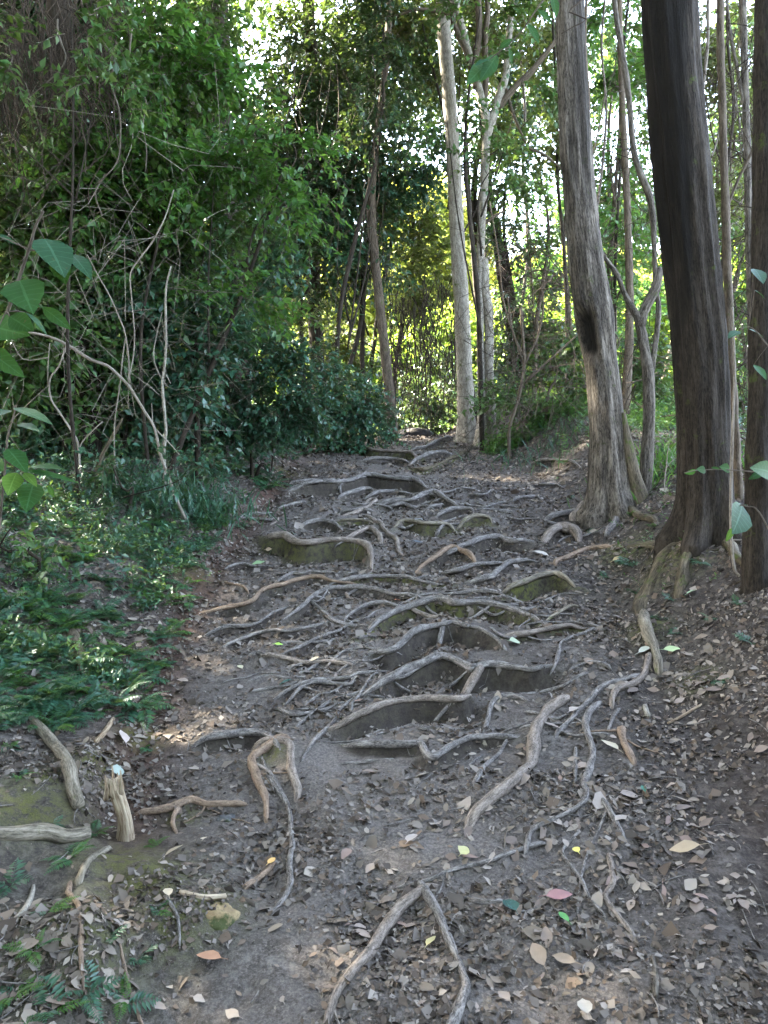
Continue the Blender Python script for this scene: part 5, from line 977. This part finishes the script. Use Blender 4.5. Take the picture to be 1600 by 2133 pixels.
# ---------------------------------------------------------------- leaf litter
def litter_density(X, Y_):
    left = sm((X - (xl(Y_) * .35 + .1)) / .5); d = .07 + .28 * left
    d = np.where(X < xl(Y_), 1.5, d); d = np.where(X > xr(Y_) - .2, d + .35, d); d = d * np.clip(.55 + 1.3 * vnoise(X * 2.1, Y_ * 2.1, 21) + .5 * vnoise(X * 6, Y_ * 6, 22), .04, 1.6); d = np.where((Y_ > 8) , d + .25, d)
    return d
def crumb_density(X, Y_): return .30 + .30 * sm((Y_ - 2.5) / 3) + .5 * vnoise(X * 3.1, Y_ * 3.1, 23)
def scatter(n, seed, near=1.0, dens=None):
    rg = np.random.default_rng(seed); Y_ = 1.5 * (15 / 1.5) ** (rg.uniform(0, 1, n) ** near); X = rg.uniform(-.62, .62, n) * Y_ * 1.0 + rg.normal(size=n) * .1
    k = rg.uniform(0, 1, n) < (dens or litter_density)(X, Y_); k2 = HN(X, Y_, .03)[:, 2] > .6 - .16 * rg.uniform(0, 1, len(X)); k = k & k2; return X[k], Y_[k], rg
def flat_leaves(X, Y_, rg, size, lod, asp=(.35, .62), tilt=.28, curl=.12, lift=.004):
    n = len(X); nrm = nz(HN(X, Y_) + rg.normal(size=(n, 3)) * tilt); d = rg.normal(size=(n, 3)); d = nz(d - nrm * (d * nrm).sum(1, keepdims=True))
    c = np.column_stack([X, Y_, HZ(X, Y_) + lift + size * .06]); cu = rg.uniform(-curl, curl * 2, n)[:, None]
    return leaf_geo(c - d * size[:, None] * .5, d, nrm, size, size * rg.uniform(*asp, n), lod=lod, curl=cu, ragged=.17)
X, Y_, rg = scatter(36000, 301, .68)
v, f = flat_leaves(X, Y_, rg, np.minimum(rg.gamma(2.0, .0115, len(X)), .085) * (1 + .03 * Y_), 1)
solo('leaf_litter', v, f, M['litter'], (0, 5, .5), 'brown leaf litter strewn over the trail and its banks', 'leaf litter', None, None, False, 'stuff')
X, Y_, rg = scatter(330000, 302, .66, crumb_density)
v, f = flat_leaves(X, Y_, rg, rg.gamma(2.4, .0054, len(X)) * (1 + .10 * Y_), 0, (.3, 1.0), .5)
solo('leaf_crumbs', v, f, M['crumb'], (0, 5, .5), 'crumbled leaf fragments and soil bits covering the trail', 'leaf litter', None, None, False, 'stuff')
X, Y_, rg = scatter(2300, 303, .9); acc = Acc()
for x, y in zip(X, Y_):
    a = rg.uniform(0, 6.3); L = rg.uniform(.03, .16); dd = np.array([math.cos(a), math.sin(a)]); k = np.linspace(-.5, .5, 5)[:, None]
    p = np.array([x, y]) + dd * k * L + np.array([-dd[1], dd[0]]) * (k ** 2) * L * rg.uniform(-.5, .5); P = np.column_stack([p, HZ(p[:, 0], p[:, 1]) + .005 + rg.uniform(0, .008)])
    acc.add(*tube(P, np.full(5, rg.uniform(.0010, .0028)), 4, 0, 0, cap=False))
v, f, at_ = acc.get(); solo('twig_litter', v, f, M['root_grey'], (0, 5, .5), 'thin broken twigs scattered over the soil', 'twigs', None, at_, kind='stuff')

def one_leaf(a, b_, Lpx, col, label, ang=None, asp=.5, rough=.5, curl=.1, tilt=.15, group=None, trans=.1, name='fallen_leaf'):
    rg = np.random.default_rng(int(a * 7 + b_)); p = on(a, b_, .006 if group else .022); L = Lpx / F * p[1]; n = nz(HN(p[0], p[1], .03) + rg.normal(size=3) * tilt)
    th = rg.uniform(0, 6.3) if ang is None else R(ang); d = np.array([math.cos(th), math.sin(th), 0]); d = nz(d - n * (d @ n))
    v, f = leaf_geo((p - d * L * .5 + [0, 0, .006])[None], d[None], n[None], L, L * asp, lod=1, curl=curl, ragged=.08 if group is None else .16, seed=int(a * 13))
    s1 = tube(np.array([p - d * L * .5, p - d * L * .64, p - d * L * .8]) + [0, 0, .006], np.array([.0012, .001, .0008]), 4, 0, 0)
    acc = Acc(); acc.add(v, f); acc.add(s1[0], s1[1]); v, f, _ = acc.get()
    nm = 'fallen_leaf_%02d%02d%02d' % tuple(int(c_ * 99) for c_ in col)
    if nm not in M: M[nm] = plain(nm, col, rough, 40, .25, .3, .002)
    solo(name, v, f, M[nm], p, label, 'leaf', group, None, False)
for q_ in [
 (1063, 1886, 66, (.035, .085, .075), 'large blue green leaf lying on the foreground soil', 100, .55, .25), (1166, 1866, 62, (.26, .12, .11), 'pink brown leaf lying right of the blue green leaf', 10, .48),
 (967, 1774, 36, (.42, .38, .16), 'pale yellow leaf lying in the middle of the foreground', 60, .8), (1200, 1772, 34, (.55, .50, .12), 'small bright yellow leaf inside the looping root', 95, .5), (1174, 1912, 40, (.07, .22, .06), 'small fresh green leaf below the pink brown leaf', 110, .45),
 (1424, 1769, 66, (.36, .28, .19), 'long tan leaf lying at the right of the foreground', 175, .4), (1174, 2000, 54, (.26, .19, .13), 'brown leaf cupped on the bottom right soil', 150, .55), (898, 1960, 62, (.38, .33, .16), 'curled yellowish leaf standing inside the forked root', 70, .3),
 (435, 1996, 56, (.36, .19, .11), 'orange brown leaf lying at the lower left of the trail', 175, .6), (429, 1746, 52, (.48, .40, .28), 'cream leaf standing out left of the broken orange root', 95, .45), (350, 1860, 52, (.46, .38, .27), 'cream leaf lying on the mossy ledge', 110, .45), (247, 1608, 38, (.26, .31, .26), 'whitish green leaf lying above the splintered stump', 30, .7), (362, 1774, 44, (.34, .27, .19), 'grey tan leaf under the orange root prong', 30, .55),
 (538, 1174, 28, (.22, .34, .17), 'pale green leaf on the dark soil below the thick step root', 10, .7), (581, 1344, 18, (.30, .5, .08), 'tiny lime green leaf on the left of mid trail', 0, .7), (594, 1424, 30, (.03, .09, .08), 'teal leaf on the left of mid trail', 0, .6), (829, 1252, 15, (.5, .17, .07), 'tiny orange leaf in the middle of the trail', 40, .8),
 (1073, 1337, 28, (.33, .38, .24), 'pale green grey leaf right of the centre hollow', 20, .8), (1126, 1154, 36, (.42, .37, .32), 'pale leaf standing by the orange humped root', 150, .7), (1345, 1354, 34, (.40, .42, .36), 'lobed whitish leaf beside the big tree root', 10, .85), (1400, 1354, 36, (.36, .45, .22), 'greenish white leaf right of the lobed whitish leaf', 0, .5), (1270, 1552, 50, (.42, .36, .25), 'cream curled leaf on the right bank', 120, .5), (1441, 1234, 24, (.26, .38, .22), 'heart shaped green leaf under the big dark tree', 0, .9),
 (500, 1390, 26, (.46, .42, .28), 'cream leaf on the bare left soil of mid trail', 120, .5), (1218, 2100, 44, (.33, .29, .24), 'rounded grey brown leaf at the bottom of the photo', 90, .8), (258, 1535, 50, (.42, .34, .3), 'large pale curled dead leaf at the left trail edge', 130, .5), (858, 1748, 40, (.32, .28, .25), 'large grey leaf in the middle of the foreground litter', 60, .7), (1120, 1992, 60, (.24, .18, .13), 'big dull brown leaf right of the forked root', 100, .6),
 (1340, 1645, 24, (.03, .12, .08), 'small dark green leaf on the right bank litter', 90, .5), (655, 1375, 24, (.52, .42, .28), 'small straw coloured leaf below the smooth straight root', 40, .4), (566, 1797, 26, (.6, .36, .12), 'bright orange chip on the broken orange root', 60, .6), (1195, 1480, 26, (.36, .31, .28), 'pale grey leaf above the snake root', 30, .8), (560, 1150, 14, (.4, .3, .2), 'tiny tan leaf at the left end of the thick step root', 0, .6),
 (870, 1130, 22, (.07, .09, .11), 'small blue grey leaf on the upper trail', 10, .4), (690, 600 + 340, 20, (.45, .36, .28), 'pale dead leaf at the left of the crest', 10, .6), (1285, 1165, 22, (.4, .3, .14), 'small yellow brown leaf by the rotten wood', 20, .5)]:
    a, b_, L, col, lab = q_[:5]; one_leaf(a, b_, L, col, lab, q_[5], q_[6], q_[7] if len(q_) > 7 else .6)
rg = np.random.default_rng(404); k = 0
G1 = [(.19, .145, .115), (.25, .20, .165), (.14, .105, .085), (.30, .25, .21), (.22, .15, .12)]
while k < 150:
    a, b_ = rg.uniform(300, 1600), 1400 + 733 * rg.uniform(0, 1) ** .7; p = hit(a, b_)
    if rg.uniform() > litter_density(p[0], p[1]): continue
    one_leaf(a + .01 * k, b_, min(50, 10 + rg.gamma(2.5, 8)), G1[rg.integers(0, 5)], 'dry brown dead leaf lying loose among the litter of the near trail', None, rg.uniform(.38, .7), .75, rg.uniform(-.15, .3), .3, 'dry dead leaves on the near trail'); k += 1

# ---------------------------------------------------------------- large leaved plants close to the camera
LC = np.array([(a_, s_, 0) for a_ in (.0, .18, .42, .68, .88, 1.0) for s_ in (1, 0, -1)])
def leafy_sprig(label, stem, leaves, Y, lm='leaf_near', name='broad_leaved_plant', cat='plant', r=.003, seed=0, foot=None):
    P = np.array([at(a[0], a[1], a[2] if len(a) > 2 else Y) for a in stem]); base = P[0]
    if foot is not None: base = np.array([foot[0], foot[1], float(HZ(*foot))]); P = np.vstack([base, base * .5 + P[0] * .5, P])
    root = empty(name, tuple(base), label, cat)
    v, f, tcc = poly_tube(P, np.linspace(r * 1.5, r * .7, len(P)), 6, .12, seed, .03); part('stem', v, f, M['twig'], root, {'tc': ('FLOAT_VECTOR', tcc)})
    for i, l in enumerate(leaves):
        x0, y0, x1, y1, asp = l[:5]; x1 = x0 + (x1 - x0) * .86; y1 = y0 + (y1 - y0) * .86; rg = np.random.default_rng(seed * 31 + i); yy = Y + rg.normal() * .03
        a, b_ = at(x0, y0, yy), at(x1, y1, yy + rg.normal() * .06 - .05); d = b_ - a; L = np.linalg.norm(d)
        nr = np.array([0, -1., .9]) + rg.normal(size=3) * .35 if len(l) < 6 else np.array(l[5], float)
        v, f = leaf_geo(a[None], d[None], nr[None], L, L * asp, lod=1, curl=.16); mn = l[6] if len(l) > 6 else lm; lo = part('leaf', v, f, M['leaf_near_bright' if mn == 'leaf_bright' else mn], root, {'lc': ('FLOAT_VECTOR', LC)}, smooth=True)
        s0 = P[np.argmin(np.linalg.norm(P - a, axis=1))]; v, f, tcc = tube(np.array([s0, (s0 + a) / 2 + [0, 0, .004], a]), np.array([r * .5, r * .4, r * .3]), 4, 0, 0); pe = part('petiole', v, f, M['twig'], root, {'tc': ('FLOAT_VECTOR', tcc)}); pe.parent = lo
UPN = (.1, -.45, 1); DK = (.35, -1, .25)
leafy_sprig('plant with large drooping leaves close to the left edge of the photo', [(-60, 800), (-20, 720), (15, 650), (36, 590), (60, 520), (75, 470), (90, 440)],
  [(92, 498, 142, 560, .48, (.3, -.6, 1), 'leaf_near_teal'), (118, 535, 138, 592, .6, DK), (148, 530, 195, 565, .3, UPN, 'leaf_near_teal'), (-20, 488, 40, 500, .35, UPN, 'leaf_near_teal'), (40, 585, 66, 640, .62, DK), (20, 660, 72, 688, .75, DK), (55, 652, 112, 700, .42, UPN, 'leaf_near_teal'), (-30, 680, 62, 690, .5, DK), (88, 640, 158, 690, .42, DK), (-40, 720, 62, 790, .42, DK), (60, 630, 100, 640, .4, UPN)], 1.9, seed=5, foot=(-1.35, 1.9), r=.004)
leafy_sprig('plant with broad light green leaves at mid height on the left edge', [(12, 960), (14, 920), (24, 880), (34, 845)],
  [(28, 850, 120, 870, .25, UPN, 'leaf_near_teal'), (22, 855, -20, 860, .5, UPN, 'leaf_near_teal'), (35, 885, 85, 885, .3, UPN, 'leaf_near_teal'), (15, 935, 62, 980, .5, UPN), (60, 975, 138, 962, .3, UPN), (40, 980, 185, 992, .18, UPN), (34, 985, 14, 1030, .6, DK, 'leaf_bright'), (50, 985, 80, 1010, .4, UPN, 'leaf_bright'), (70, 1005, 52, 1064, .58, DK), (10, 980, -40, 950, .5, DK), (100, 1010, 115, 1040, .4, DK)], 2.5, seed=7, foot=(-1.45, 2.6))
leafy_sprig('vine with one big hanging green leaf before the right edge trunk', [(1600, 1100), (1575, 1060), (1556, 1055), (1530, 1050)],
  [(1545, 1052, 1538, 1115, .68, DK, 'leaf_near_teal'), (1558, 1052, 1512, 1056, .3, UPN, 'leaf_near_teal'), (1525, 1100, 1514, 1132, .5, DK, 'leaf_bright')], 3.2, seed=9, foot=(2.0, 3.3))
leafy_sprig('leafy twig reaching in from the right edge at trunk height', [(1640, 760), (1600, 720), (1575, 690), (1560, 680)],
  [(1570, 560, 1598, 585, .5, UPN, 'leaf_near_teal'), (1572, 605, 1600, 620, .5, UPN, 'leaf_near_teal'), (1560, 686, 1600, 700, .45, UPN, 'leaf_near_teal'), (1540, 690, 1515, 700, .5, UPN, 'leaf_near_teal'), (1570, 760, 1605, 790, .5, DK)], 3.6, seed=11, foot=(2.3, 3.7))
leafy_sprig('thin branch of small leaves crossing the foot of the big dark trunk', [(1600, 985), (1560, 982), (1500, 978), (1450, 980), (1425, 985)],
  [(1500, 978, 1480, 972, .4, DK, 'leaf_near'), (1470, 980, 1455, 976, .4, DK, 'leaf_near'), (1450, 980, 1428, 988, .35, DK, 'leaf_near'), (1520, 978, 1505, 970, .4, DK, 'leaf_near'), (1590, 980, 1560, 1000, .4, DK, 'leaf_near'), (1610, 985, 1575, 970, .4, DK, 'leaf_near')], 4.2, seed=13)
leafy_sprig('spray of dark leaves hanging at the top beside the forked trunk', [(1250, -80), (1150, -20), (1090, 60), (1050, 100), (1010, 130)],
  [(1040, 100, 1075, 75, .4), (1035, 115, 1000, 170, .4, DK), (1060, 100, 1072, 140, .4, DK), (1020, 125, 985, 130, .45, UPN, 'leaf_near_teal'), (1085, 70, 1060, 40, .4), (1010, 135, 975, 170, .4, DK), (1100, 50, 1130, 90, .4, DK), (1120, 20, 1160, 50, .4, DK), (1150, -10, 1165, 40, .5, DK)], 4.0, seed=15)
